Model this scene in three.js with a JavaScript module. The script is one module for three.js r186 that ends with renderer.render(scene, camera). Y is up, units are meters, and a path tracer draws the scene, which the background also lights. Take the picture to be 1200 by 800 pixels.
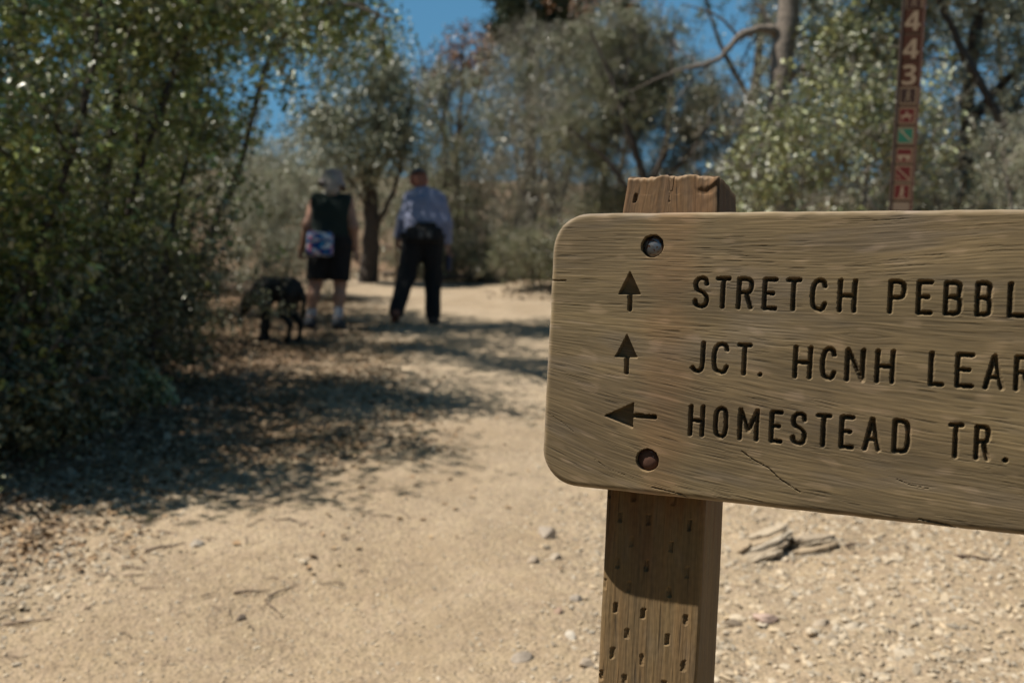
import * as THREE from 'three';
import { ImprovedNoise } from 'three/addons/math/ImprovedNoise.js';
import { RoundedBoxGeometry } from 'three/addons/geometries/RoundedBoxGeometry.js';
import { mergeGeometries, mergeVertices } from 'three/addons/utils/BufferGeometryUtils.js';

// ---------------------------------------------------------------- camera, sky, sun, exposure
const scene = new THREE.Scene();
const camera = new THREE.PerspectiveCamera(41.7, 1024 / 682, 0.05, 600);
camera.position.set(0, 1.15, 0);
camera.rotation.set(THREE.MathUtils.degToRad(-1.5), 0, THREE.MathUtils.degToRad(2.2), 'YXZ');
camera.focus = 0.93;
camera.userData.fStop = 5.0;
const renderer = new THREE.WebGLRenderer({ antialias: true });
renderer.toneMapping = THREE.LinearToneMapping;
renderer.toneMappingExposure = 1.36;
renderer.shadowMap.enabled = true;

const TO_SUN = new THREE.Vector3(-0.505, 0.859, 0.08).normalize();
{
  const smooth01 = (x, a, b) => { const t = Math.min(1, Math.max(0, (x - a) / (b - a))); return t * t * (3 - 2 * t); };
  const W = 256, H = 128, d = new Float32Array(W * H * 4);
  for (let j = 0; j < H; j++) {
    const up = ((j + 0.5) / H - 0.5) * Math.PI, s = Math.max(0, Math.sin(up));
    const k = Math.pow(1 - s, 3), z = 1 - 0.66 * smooth01(s, 0.34, 0.8);
    for (let i = 0; i < W; i++) {
      const round = ((i + 0.5) / W - 0.5) * 2 * Math.PI;
      const c = Math.cos(up) * Math.cos(round) * TO_SUN.x + Math.sin(up) * TO_SUN.y + Math.cos(up) * Math.sin(round) * TO_SUN.z;
      const glow = 0.25 * Math.pow(Math.max(0, c), 12), o = (j * W + i) * 4;
      d[o] = (0.054 + 0.055 * k) * z + glow * 0.55; d[o + 1] = (0.165 + 0.10 * k) * z + glow * 0.56; d[o + 2] = (0.305 + 0.09 * k) * z + glow * 0.52; d[o + 3] = 1;
    }
  }
  const sky = new THREE.DataTexture(d, W, H, THREE.RGBAFormat, THREE.FloatType);
  sky.mapping = THREE.EquirectangularReflectionMapping;
  sky.magFilter = THREE.LinearFilter; sky.needsUpdate = true;
  scene.background = sky; scene.environment = sky;
}
const sun = new THREE.DirectionalLight(new THREE.Color(1, 0.935, 0.83), 4.8);
sun.position.copy(TO_SUN).multiplyScalar(40).add(new THREE.Vector3(0, 0, -8));
sun.target.position.set(0, 0, -8);
sun.castShadow = true;
Object.assign(sun.shadow.camera, { left: -25, right: 25, top: 25, bottom: -25, near: 1, far: 100 });
sun.shadow.mapSize.set(4096, 4096);
scene.add(sun, sun.target);

// ---------------------------------------------------------------- helpers
const noise = new ImprovedNoise();
const N3 = (x, y, z) => noise.noise(x, y, z);
const rngOf = (seed) => () => { seed = (seed + 0x6D2B79F5) | 0; let t = Math.imul(seed ^ (seed >>> 15), 1 | seed); t = (t + Math.imul(t ^ (t >>> 7), 61 | t)) ^ t; return ((t ^ (t >>> 14)) >>> 0) / 4294967296; };
const gaussOf = (R) => () => Math.sqrt(-2 * Math.log(1 - R() * 0.9999)) * Math.cos(6.2832 * R());
const clamp = (x, a = 0, b = 1) => Math.min(b, Math.max(a, x));
const lerp = (a, b, t) => a + (b - a) * t;
const smooth = (x, a, b) => { const t = clamp((x - a) / (b - a)); return t * t * (3 - 2 * t); };
const used = {};
function numbered(name) { const n = used[name] = (used[name] ?? -1) + 1; return n ? `${name}_${String(n).padStart(3, '0')}` : name; }
function shade(o) { o.castShadow = o.receiveShadow = true; return o; }
function tag(o, label, category, group, kind) {
  if (label) o.userData.label = label; if (category) o.userData.category = category;
  if (group) o.userData.group = group; if (kind) o.userData.kind = kind;
  return o;
}
function thing(name, label, category, pos, group) {
  const o = new THREE.Group(); o.name = numbered(name); scene.add(o); o.position.set(...pos);
  return tag(o, label, category, group);
}
function part(name, geo, m, parent, label) {
  const o = shade(new THREE.Mesh(geo, m)); o.name = parent === scene ? numbered(name) : name; parent.add(o);
  if (label) o.userData.label = label;
  return o;
}
const col = (r, g, b) => new THREE.Color().setRGB(r, g, b);
const mat = (r, g, b, roughness = 0.9, more = {}) => new THREE.MeshStandardMaterial({ color: col(r, g, b), roughness, ...more });

class Tubes {
  constructor() { this.p = []; this.n = []; this.uv = []; this.i = []; }
  tube(pts, radii, sides = 6) {
    const a = new THREE.Vector3(), b = new THREE.Vector3(), t = new THREE.Vector3(), u = new THREE.Vector3(0.31, 0.2, 0.93), v = new THREE.Vector3();
    const base = this.p.length / 3; let len = 0;
    pts.forEach((q, k) => {
      t.copy(pts[Math.min(k + 1, pts.length - 1)]).sub(pts[Math.max(k - 1, 0)]).normalize();
      u.addScaledVector(t, -u.dot(t)); if (u.lengthSq() < 1e-6) u.set(t.y, -t.x, 0.3).addScaledVector(t, 0); u.normalize(); v.crossVectors(t, u);
      if (k) len += q.distanceTo(pts[k - 1]);
      for (let s = 0; s <= sides; s++) {
        const w = (s % sides) / sides * Math.PI * 2;
        a.copy(u).multiplyScalar(Math.cos(w)).addScaledVector(v, Math.sin(w)); b.copy(q).addScaledVector(a, radii[k]);
        this.p.push(b.x, b.y, b.z); this.n.push(a.x, a.y, a.z); this.uv.push(s / sides, len);
      }
    });
    for (let k = 0; k + 1 < pts.length; k++) for (let s = 0; s < sides; s++) {
      const o = base + k * (sides + 1) + s, q = o + sides + 1;
      this.i.push(o, o + 1, q, o + 1, q + 1, q);
    }
    const c = this.p.length / 3, e = pts[pts.length - 1]; this.p.push(e.x, e.y, e.z); this.n.push(t.x, t.y, t.z); this.uv.push(0.5, len);
    const o = base + (pts.length - 1) * (sides + 1);
    for (let s = 0; s < sides; s++) this.i.push(o + s, o + s + 1, c);
  }
  get empty() { return !this.i.length; }
  geo() {
    const g = new THREE.BufferGeometry();
    g.setAttribute('position', new THREE.Float32BufferAttribute(this.p, 3)); g.setAttribute('normal', new THREE.Float32BufferAttribute(this.n, 3));
    g.setAttribute('uv', new THREE.Float32BufferAttribute(this.uv, 2)); g.setIndex(this.i); return g;
  }
}
const V = (x, y, z) => new THREE.Vector3(x, y, z);
const curve = (pts, n) => new THREE.CatmullRomCurve3(pts).getPoints(n);

// grey data texture from a function of (u, v) in 0..1 that tiles by itself
function tex(W, H, f, srgb = false) {
  const d = new Uint8Array(W * H * 4);
  for (let j = 0; j < H; j++) for (let i = 0; i < W; i++) {
    const c = f((i + 0.5) / W, (j + 0.5) / H), o = (j * W + i) * 4;
    const [r, g, b] = typeof c === 'number' ? [c, c, c] : c;
    d[o] = clamp(r) * 255; d[o + 1] = clamp(g) * 255; d[o + 2] = clamp(b) * 255; d[o + 3] = 255;
  }
  const t = new THREE.DataTexture(d, W, H); t.wrapS = t.wrapT = THREE.RepeatWrapping; t.magFilter = THREE.LinearFilter; t.minFilter = THREE.LinearMipmapLinearFilter;
  t.generateMipmaps = true; if (srgb) t.colorSpace = THREE.SRGBColorSpace; t.needsUpdate = true; return t;
}
// noise that tiles over one unit of u and v: a walk round a torus cut
function tile(u, v, f, z) {
  const s = smooth(u, 0.8, 1), t = smooth(v, 0.8, 1), n = (a, b) => N3(a * f, b * f, z);
  return lerp(lerp(n(u, v), n(u - 1, v), s), lerp(n(u, v - 1), n(u - 1, v - 1), s), t);
}

// ---------------------------------------------------------------- ground
const trailLeft = (z) => { const d = -z; return d < 3 ? -1.35 - (3 - d) * 0.4 : d < 9 ? -1.35 - (d - 3) * 0.16 : -2.31 - (d - 9) * 0.25; };
const trailRight = (z) => { const d = -z; return d < 2 ? 0.1 : d < 12 ? 0.1 - (d - 2) * 0.01 + smooth(d, 5, 12) * 0.4 : 0.4; };
function land(x, z) {
  const d = -z;
  let y = d > 0 ? 0.1057 * d : 0.1057 * d * Math.exp(d * 0.05);
  if (d > 19) y += 0.0022 * Math.min(d - 19, 60) ** 2 * 0.6;
  const bank = smooth(trailLeft(z) - x, 0.1, 1.6), verge = smooth(x - trailRight(z), 0.2, 2.5);
  y += 0.10 * bank + 0.06 * verge;
  y += 0.22 * smooth(d, 13.5, 16) * smooth(x, -0.9, 0.6) * (1 - smooth(x, 2, 6));
  return y;
}
const rough = (x, z) => clamp(0.25 + smooth(trailLeft(z) + 0.5 - x, 0, 0.7) + smooth(x - trailRight(z), -0.1, 0.5), 0.25, 1.1);
function sh(x, z) {
  const q = rough(x, z), near = 1 / (1 + 0.05 * (x * x + z * z) * 0.2);
  return land(x, z) + 0.035 * N3(x * 1.1, 3.1, z * 1.1) + 0.009 * N3(x * 3.1, 6.3, z * 2.2) + q * (0.016 * N3(x * 4.3, 7.7, z * 4.3) + 0.009 * near * N3(x * 11, 1.7, z * 11));
}
{
  const n = 620, P = new Float32Array((n + 1) ** 2 * 3), U = new Float32Array((n + 1) ** 2 * 2), C = new Float32Array((n + 1) ** 2 * 3), I = [];
  const B = 6.4, wide = (t) => 170 * Math.sinh(B * t) / Math.sinh(B);
  for (let j = 0; j <= n; j++) for (let i = 0; i <= n; i++) {
    const x = wide(i / n * 2 - 1) - 0.3, z = wide(j / n * 2 - 1) - 3.3, k = j * (n + 1) + i;
    const q = rough(x, z), r = Math.hypot(x, z + 3);
    P[k * 3] = x; P[k * 3 + 2] = z;
    P[k * 3 + 1] = sh(x, z) + (r < 9 ? q * (0.009 * N3(x * 27, 4.2, z * 27) + 0.006 * N3(x * 55, 9.2, z * 55)) : 0);
    U[k * 2] = x / 1.9; U[k * 2 + 1] = z / 1.9;
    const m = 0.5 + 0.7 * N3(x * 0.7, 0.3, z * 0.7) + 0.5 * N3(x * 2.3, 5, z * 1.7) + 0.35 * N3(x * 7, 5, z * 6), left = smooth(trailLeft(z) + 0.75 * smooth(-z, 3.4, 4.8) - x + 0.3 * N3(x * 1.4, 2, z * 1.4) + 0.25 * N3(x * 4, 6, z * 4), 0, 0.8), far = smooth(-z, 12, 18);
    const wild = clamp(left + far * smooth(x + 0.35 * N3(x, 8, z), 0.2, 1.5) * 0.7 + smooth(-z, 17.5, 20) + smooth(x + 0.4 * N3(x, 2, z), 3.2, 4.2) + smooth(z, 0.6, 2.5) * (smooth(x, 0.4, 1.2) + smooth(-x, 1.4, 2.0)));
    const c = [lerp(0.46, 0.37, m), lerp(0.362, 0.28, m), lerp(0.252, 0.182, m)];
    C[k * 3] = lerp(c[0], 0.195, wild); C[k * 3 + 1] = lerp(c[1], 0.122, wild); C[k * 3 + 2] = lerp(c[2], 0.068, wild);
    if (i < n && j < n) I.push(k, k + n + 1, k + 1, k + 1, k + n + 1, k + n + 2);
  }
  const g = new THREE.BufferGeometry();
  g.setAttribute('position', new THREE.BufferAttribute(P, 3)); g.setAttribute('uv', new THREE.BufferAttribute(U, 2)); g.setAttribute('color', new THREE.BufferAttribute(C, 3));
  g.setIndex(I); g.computeVertexNormals();
  const dirt = tex(1024, 1024, (u, v) => {
    const a = tile(u, v, 7, 1.3), b = tile(u, v, 31, 4.1), c = tile(u, v, 90, 2.2), e = tile(u, v, 210, 8.8), w = tile(u, v, 140, 6.1);
    const k = 0.80 + 0.10 * a + 0.12 * b + 0.14 * c + 0.12 * e - (w > 0.42 ? 0.25 : 0) + (w < -0.45 ? 0.13 : 0);
    return [k, k * (0.985 + 0.02 * b), k * (0.965 + 0.05 * c)];
  });
  const bump = tex(1024, 1024, (u, v) => 0.5 + 0.22 * tile(u, v, 60, 1.9) + 0.25 * tile(u, v, 150, 3.3) + 0.2 * tile(u, v, 290, 5.5));
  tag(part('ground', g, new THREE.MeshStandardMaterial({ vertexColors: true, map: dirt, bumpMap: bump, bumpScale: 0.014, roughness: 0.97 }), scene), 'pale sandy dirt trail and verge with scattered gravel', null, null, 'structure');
}

// stones: an icosahedron with flattened, noisy sides
function rockGeo(seed, detail, sx, sy, sz, planes = 7) {
  const R = rngOf(seed), g0 = new THREE.IcosahedronGeometry(1, detail); g0.deleteAttribute('uv'); g0.deleteAttribute('normal');
  const g = mergeVertices(g0, 1e-4), p = g.attributes.position, cuts = [], v = new THREE.Vector3();
  for (let k = 0; k < planes; k++) cuts.push([V(R() * 2 - 1, R() * 2 - 1, R() * 2 - 1).normalize(), 0.5 + 0.3 * R()]);
  for (let i = 0; i < p.count; i++) {
    v.fromBufferAttribute(p, i);
    for (const [n, d] of cuts) { const s = v.dot(n) - d; if (s > 0) v.addScaledVector(n, -s * 0.95); }
    v.multiplyScalar(1 + 0.10 * N3(v.x * 2.1 + seed, v.y * 2.1, v.z * 2.1) + (detail > 2 ? 0.05 * N3(v.x * 6 + seed, v.y * 14, v.z * 6) : 0));
    p.setXYZ(i, v.x * sx, v.y * sy, v.z * sz);
  }
  const o = g.toNonIndexed(); o.computeVertexNormals();
  const q = o.attributes.position, uv = new Float32Array(q.count * 2);
  for (let i = 0; i < q.count; i++) { uv[i * 2] = (q.getX(i) + q.getY(i) * 0.5) * 3; uv[i * 2 + 1] = (q.getZ(i) + q.getY(i)) * 3; }
  o.setAttribute('uv', new THREE.BufferAttribute(uv, 2)); return o;
}
const stoneTex = tex(512, 512, (u, v) => 0.82 + 0.14 * tile(u, v, 6, 3) + 0.12 * tile(u, v, 24, 5) + 0.12 * tile(u, v, 80, 9));
const stoneMat = (r, g, b) => mat(r, g, b, 0.9, { map: stoneTex, bumpMap: stoneTex, bumpScale: 0.004 });

// gravel: small stones nobody could count
function scatter(name, label, geos, m, count, place, seed) {
  const R = rngOf(seed), q = new THREE.Quaternion(), e = new THREE.Euler(), M = new THREE.Matrix4(), lists = geos.map(() => []);
  for (let k = 0; k < count; k++) { const s = place(R); if (s) lists[Math.floor(R() * geos.length)].push(s); }
  const root = new THREE.Group(); root.name = numbered(name); scene.add(root); tag(root, label, null, null, 'stuff');
  geos.forEach((g, j) => {
    const im = shade(new THREE.InstancedMesh(g, m, lists[j].length)); im.name = 'pieces'; im.userData.kind = 'stuff';
    lists[j].forEach((s, i) => { e.set(...s.turn); q.setFromEuler(e); M.compose(V(...s.at), q, V(...s.scale)); im.setMatrixAt(i, M); im.setColorAt(i, s.color); });
    root.add(im);
  });
  return root;
}
const pebbles = [1, 2, 3, 4].map((s) => rockGeo(s * 17, 1, 1, 0.6, 0.8, 6));
scatter('gravel', 'small pale stones strewn over the dirt', pebbles, mat(1, 1, 1, 0.9), 120000, (R) => {
  const d = 1.3 + 9.5 * Math.pow(R(), 1.5), x = (R() * 2 - 1) * (0.62 * d + 0.3), z = -d, q = rough(x, z);
  if (x < trailLeft(z) - 1.3) return null;
  const patch = 0.5 + 0.9 * N3(x * 1.7, 11, z * 1.7);
  if (R() > (q - 0.2) * 1.1 * clamp(patch + 0.25) + 0.2) return null;
  const s = 0.0022 + 0.0058 * Math.pow(R(), 3) * (0.4 + q) + (R() < 0.03 * q ? 0.010 * R() : 0), t = 0.72 + 0.6 * R(), w = R();
  return { at: [x, sh(x, z) + s * 0.25, z], turn: [R() * 0.6, R() * 6.3, R() * 0.6], scale: [s * (1 + R()), s * (0.7 + R() * 0.6), s * (1 + 0.6 * R())], color: col(t * lerp(0.43, 0.39, w), t * lerp(0.335, 0.335, w), t * lerp(0.222, 0.262, w)) };
}, 5);

// ---------------------------------------------------------------- vegetation
// a sprig: a few folded leaves along a short twig, one unit = one leaf length
function sprig(seed, count, spread, width) {
  const R = rngOf(seed), p = [], c = [], idx = [], q = new THREE.Quaternion(), v = new THREE.Vector3();
  for (let k = 0; k < count; k++) {
    const at = V((R() - 0.5) * spread * 0.7, (k / count - 0.5) * spread * 1.5, (R() - 0.5) * spread * 0.7);
    q.setFromEuler(new THREE.Euler((R() - 0.35) * 2.2, R() * 6.3, (R() - 0.5) * 1.4));
    const L = 0.8 + 0.4 * R(), w = width * (0.8 + 0.4 * R()), f = 0.12 + 0.15 * R(), o = p.length / 3, t = 0.72 + 0.56 * R();
    for (const [x, y, z] of [[0, 0, 0], [-w * 0.8, f, 0.3], [w * 0.8, f, 0.3], [0, 0, 0.5], [-w * 0.6, f * 0.6, 0.72], [w * 0.6, f * 0.6, 0.72], [0, -0.08, 1]]) {
      v.set(x * L, y * L, z * L).applyQuaternion(q).add(at); p.push(v.x, v.y, v.z); c.push(t, t, t * (0.9 + 0.2 * R()));
    }
    for (const [a, b, d] of [[0, 1, 3], [0, 3, 2], [1, 4, 3], [3, 5, 2], [4, 6, 3], [3, 6, 5]]) idx.push(o + a, o + d, o + b);
  }
  const g = new THREE.BufferGeometry(); g.setAttribute('position', new THREE.Float32BufferAttribute(p, 3)); g.setAttribute('color', new THREE.Float32BufferAttribute(c, 3));
  g.setIndex(idx); g.computeVertexNormals(); return g;
}
// a brushy sprig: narrow leaves on a spray of thin bare twigs
function spray(seed, leaves, twigs) {
  const R = rngOf(seed), p = [], c = [], idx = [], q = new THREE.Quaternion(), v = new THREE.Vector3();
  const push = (pts, at, t) => { const o = p.length / 3; for (const [x, y, z] of pts) { v.set(x, y, z).applyQuaternion(q).add(at); p.push(v.x, v.y, v.z); c.push(...t); } return o; };
  for (let k = 0; k < twigs; k++) {
    q.setFromEuler(new THREE.Euler((R() - 0.5) * 1.9, R() * 6.3, (R() - 0.5) * 1.9)); const L = 2.2 + 2.4 * R(), w = 0.035, bend = 0.5 * (R() - 0.5), at = V((R() - 0.5) * 0.6, -1 + 0.6 * R(), (R() - 0.5) * 0.6), t = 0.75 + 0.5 * R();
    const o = push([[-w, 0, 0], [w, 0, 0], [0, 0, w * 1.6], [-w * 0.7 + bend * 0.5, L * 0.5, 0], [w * 0.7 + bend * 0.5, L * 0.5, 0], [bend * 0.5, L * 0.5, w], [bend * 1.6, L, 0]], at, [t, t * 0.9, t * 0.85]);
    for (const [a, b, d] of [[0, 1, 4], [0, 4, 3], [1, 2, 5], [1, 5, 4], [2, 0, 3], [2, 3, 5], [3, 4, 6], [4, 5, 6], [5, 3, 6]]) idx.push(o + a, o + b, o + d);
  }
  for (let k = 0; k < leaves; k++) {
    q.setFromEuler(new THREE.Euler((R() - 0.5) * 2.4, R() * 6.3, (R() - 0.5) * 2)); const L = 0.7 + 0.5 * R(), w = (R() < 0.4 ? 0.3 : 0.17) * (0.8 + 0.4 * R()), t = 0.7 + 0.6 * R(), at = V((R() - 0.5) * 2.6, (R() - 0.4) * 3.2, (R() - 0.5) * 2.6);
    const o = push([[0, 0, 0], [-w * L, 0.12, 0.45 * L], [w * L, 0.12, 0.45 * L], [0, 0, L]], at, [t, t, t * (0.9 + 0.2 * R())]);
    idx.push(o, o + 2, o + 1, o + 1, o + 2, o + 3);
  }
  const g = new THREE.BufferGeometry(); g.setAttribute('position', new THREE.Float32BufferAttribute(p, 3)); g.setAttribute('color', new THREE.Float32BufferAttribute(c, 3));
  g.setIndex(idx); g.computeVertexNormals(); return g;
}
const SPRIG = { brush: spray(14, 12, 6), twiggy: spray(15, 6, 8), oak: sprig(3, 7, 2.3, 0.36), oak2: sprig(8, 5, 2.0, 0.42), sage: sprig(5, 11, 2.4, 0.17), needle: sprig(9, 16, 1.5, 0.06), far: sprig(12, 14, 3.2, 0.34) };
const leafMat = new THREE.MeshPhysicalMaterial({ color: col(1, 1, 1), vertexColors: true, roughness: 0.36, side: THREE.DoubleSide, transmission: 0.24, thickness: 0 });
const dullLeaf = new THREE.MeshPhysicalMaterial({ color: col(1, 1, 1), vertexColors: true, roughness: 0.8, side: THREE.DoubleSide, transmission: 0.3, thickness: 0 });
const barkTex = tex(256, 512, (u, v) => 0.75 + 0.3 * tile(u, v, 18, 2) + 0.2 * N3(u * 30, v * 8, 4) * smooth(u, 0, .1) * smooth(1 - u, 0, .1) + 0.15 * tile(u, v, 60, 3));
const bark = (r, g, b) => mat(r, g, b, 0.95, { map: barkTex, bumpMap: barkTex, bumpScale: 0.012 });
const BARK = { dark: bark(0.085, 0.066, 0.052), grey: bark(0.22, 0.19, 0.155), pale: bark(0.25, 0.205, 0.165), twig: bark(0.33, 0.29, 0.24), red: bark(0.14, 0.085, 0.06) };
const PAL = {
  oak: [[0.14, 0.175, 0.052], [0.24, 0.285, 0.082], [0.34, 0.375, 0.125], [0.29, 0.29, 0.175]],
  oakLow: [[0.12, 0.13, 0.07], [0.18, 0.19, 0.10], [0.25, 0.25, 0.15]],
  olive: [[0.165, 0.18, 0.085], [0.225, 0.235, 0.122], [0.28, 0.28, 0.165], [0.215, 0.20, 0.135]],
  sage: [[0.26, 0.275, 0.175], [0.34, 0.35, 0.235], [0.39, 0.39, 0.29]],
  grey: [[0.23, 0.22, 0.155], [0.29, 0.275, 0.20], [0.20, 0.195, 0.125]],
  rust: [[0.46, 0.22, 0.09], [0.38, 0.20, 0.11], [0.28, 0.21, 0.13]],
  pine: [[0.085, 0.12, 0.065], [0.13, 0.165, 0.09], [0.17, 0.19, 0.115]],
  light: [[0.23, 0.255, 0.125], [0.32, 0.345, 0.18], [0.37, 0.375, 0.24], [0.32, 0.315, 0.24], [0.36, 0.36, 0.14]],
  seedling: [[0.28, 0.35, 0.17], [0.34, 0.39, 0.22]],
};
function palette(list, R) { const c = list[Math.floor(R() * list.length)], t = 0.8 + 0.4 * R(); return col(c[0] * t, c[1] * t, c[2] * t); }

/* o: name, label, cat, group, at [x, z], seed, bark, limbs [[[x, y, z, r], ...], ...] from the base, blobs [[x, y, z, rx, ry, rz, clumps], ...] from the base,
   per (sprigs per clump), sigma, leaf (size in m), kind, pal, thr (how open), shell (how hollow), bough (share of clumps with a bough), bare twigs */
function plant(o) {
  const R = rngOf(o.seed * 7919 + 13), G = gaussOf(R), [bx, bz] = o.at, by = land(bx, bz) - 0.06;
  const root = o.into ?? thing(o.name, o.label, o.cat, [bx, by, bz], o.group);
  const wood = new Tubes(), twigs = new Tubes(), nodes = [];
  const limbs = o.limbs ?? o.blobs.map(([x, y, z, rx, ry]) => {
    const a = R() * 6.3, w = 0.12 + 0.1 * R();
    return [[Math.cos(a) * w, 0, Math.sin(a) * w, o.stem ?? 0.035], [lerp(Math.cos(a) * w, x, 0.4) + 0.1 * G(), y * 0.45, lerp(Math.sin(a) * w, z, 0.4) + 0.1 * G(), (o.stem ?? 0.035) * 0.75], [x + 0.06 * G(), y, z + 0.06 * G(), (o.stem ?? 0.035) * 0.5], [x + 0.3 * rx * G(), y + ry * 0.7, z, 0.008]];
  });
  for (const l of limbs) {
    const n = l.length * 6, pts = curve(l.map(([x, y, z]) => V(x, y, z)), n), r = pts.map((_, k) => { const t = k / n * (l.length - 1), i = Math.min(Math.floor(t), l.length - 2); return lerp(l[i][3], l[i + 1][3], t - i); });
    const big = l[0][3];
    pts.forEach((p, k) => { if (k) { p.x += (0.012 + r[k] * (big > 0.09 ? 0.25 : 0.8)) * N3(k * 0.55, o.seed, 1); p.z += (0.012 + r[k] * (big > 0.09 ? 0.25 : 0.8)) * N3(k * 0.55, o.seed, 5); } nodes.push(p); });
    wood.tube(pts, r.map((x, k) => x * (1 + (big > 0.09 ? 0.12 : 0.3) * N3(k * 0.8, o.seed, big * 9) + (big < 0.09 && N3(k * 1.7, o.seed, 3.3) > 0.35 ? 0.3 : 0))), big > 0.06 ? 10 : 6);
  }
  const clumps = [];
  for (const [x, y, z, rx, ry, rz, n0] of o.blobs) {
    const airy = bz < -6.5 && o.kind; const n = Math.round(n0 * (o.dens ?? (airy ? 0.46 : 0.62))); let tries = 0, made = 0;
    while (made < n && tries++ < n * 12) {
      const d = V(G(), G(), G()).normalize(), r = Math.pow(R(), o.shell ?? 0.5), c = V(x + d.x * rx * r, y + d.y * ry * r, z + d.z * rz * r);
      const f = o.freq ?? 1.9;
      if (N3((c.x + bx) * f, c.y * f, (c.z + bz) * f) + 0.4 * N3(c.x * f * 2.6, c.y * f * 2.6, c.z * f * 2.6) < (o.thr ?? -0.12)) continue;
      if (c.y < 0.03) continue;
      clumps.push(c); made++;
    }
  }
  // boughs to some clumps, then twigs to the rest
  const nearest = (c, below) => { let best = null, bd = 1e9; for (const q of nodes) { const d = q.distanceToSquared(c) + (below && q.y > c.y ? 0.25 : 0); if (d < bd) { bd = d; best = q; } } return best; };
  const reach = (c, r0, r1, T, sides) => {
    const a = nearest(c, true); if (!a) return; const L = a.distanceTo(c); if (L < 0.05) return;
    const m = a.clone().lerp(c, 0.5).add(V(G(), G() + 0.6, G()).multiplyScalar(L * 0.12)), pts = curve([a, m, c], 4);
    T.tube(pts, pts.map((_, k) => lerp(r0, r1, k / 4)), sides); nodes.push(...pts.slice(1));
  };
  const every = Math.max(2, Math.round(1 / (o.bough ?? 0.06)));
  clumps.forEach((c, k) => { if (k % every === 0) reach(c, o.boughR ?? 0.014, 0.004, wood, 5); });
  clumps.forEach((c, k) => { if (k % every && R() < (o.twigs ?? 0.5)) reach(c, o.twigR ?? 0.005, 0.0015, twigs, 3); });
  for (let k = 0; k < (o.bare ?? 0) * (bz < -6.5 ? 2.2 : 1); k++) { const b = o.blobs[Math.floor(R() * o.blobs.length)], d = V(G(), Math.abs(G()) * 0.7 + 0.2, G()).normalize(); reach(V(b[0] + d.x * b[3] * (0.8 + 0.4 * R()), b[1] + d.y * b[4] * (0.8 + 0.45 * R()), b[2] + d.z * b[5] * (0.8 + 0.4 * R())), (o.twigR ?? 0.006) * 1.2, 0.002, twigs, 3); }
  if (!wood.empty) part(limbs.length > 1 && !o.trunk ? 'stems' : 'trunk', wood.geo(), BARK[o.bark ?? 'dark'], root);
  if (!twigs.empty) part('twigs', twigs.geo(), BARK[o.twigBark ?? o.bark ?? 'dark'], root).userData.kind = 'stuff';
  const per = o.per ?? 7, total = clumps.length * per, kinds = o.kind ? [o.kind] : ['oak', 'oak2'], q = new THREE.Quaternion(), e = new THREE.Euler(), M = new THREE.Matrix4(), s = o.sigma ?? 0.09;
  kinds.forEach((kind, j) => {
    const n = Math.ceil(total / kinds.length); if (!n) return;
    const im = shade(new THREE.InstancedMesh(SPRIG[kind], o.dull ? dullLeaf : leafMat, n)); im.name = 'crown'; im.userData.kind = 'stuff';
    for (let i = 0; i < n; i++) {
      const c = clumps[Math.floor((i * kinds.length + j) / per) % clumps.length], z = (o.leaf ?? 0.026) * 1.28 * (0.75 + 0.5 * R());
      e.set((R() - 0.5) * 1.8, R() * 6.3, (R() - 0.5) * 1.8); q.setFromEuler(e);
      M.compose(V(c.x + G() * s, Math.max(0.02, c.y + G() * s * 0.8), c.z + G() * s), q, V(z, z, z)); im.setMatrixAt(i, M);
      im.setColorAt(i, palette(PAL[o.pal ?? 'oak'], R));
    }
    root.add(im);
  });
  return root;
}

// the dark scrub oaks along the left edge of the trail
plant({ name: 'scrub_oak', label: 'nearest dense scrub oak filling the upper left corner of the view', cat: 'shrub', at: [-3.0, -4.1], seed: 1, per: 7, leaf: 0.031, sigma: 0.13, thr: -0.02, dens: 0.42, bough: 0.13, twigs: 0.9, bare: 90, twigR: 0.006, twigBark: 'twig',
  limbs: [[[0.2, 0, 0.1, 0.04], [0.35, 0.8, 0.1, 0.026], [0.5, 1.7, 0, 0.017], [0.6, 2.7, 0.1, 0.01]], [[-0.1, 0, 0.1, 0.045], [-0.2, 1, 0.2, 0.036], [-0.1, 2, 0.3, 0.02], [0, 3, 0.2, 0.01]], [[0.3, 0, -0.2, 0.03], [0.7, 0.9, -0.2, 0.024], [0.9, 1.8, -0.3, 0.014], [1.0, 2.4, -0.2, 0.006]], [[0.1, 0, 0.3, 0.03], [0.4, 0.7, 0.6, 0.022], [0.7, 1.3, 0.6, 0.012]]],
  blobs: [[0.2, 2.1, 0, 1.05, 0.95, 1.0, 520], [0.35, 1.15, 0.15, 0.85, 0.75, 0.8, 480], [0.2, 0.45, 0.2, 0.75, 0.45, 0.7, 300], [0.1, 3.0, 0, 0.9, 0.6, 0.9, 110]] });
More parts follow.
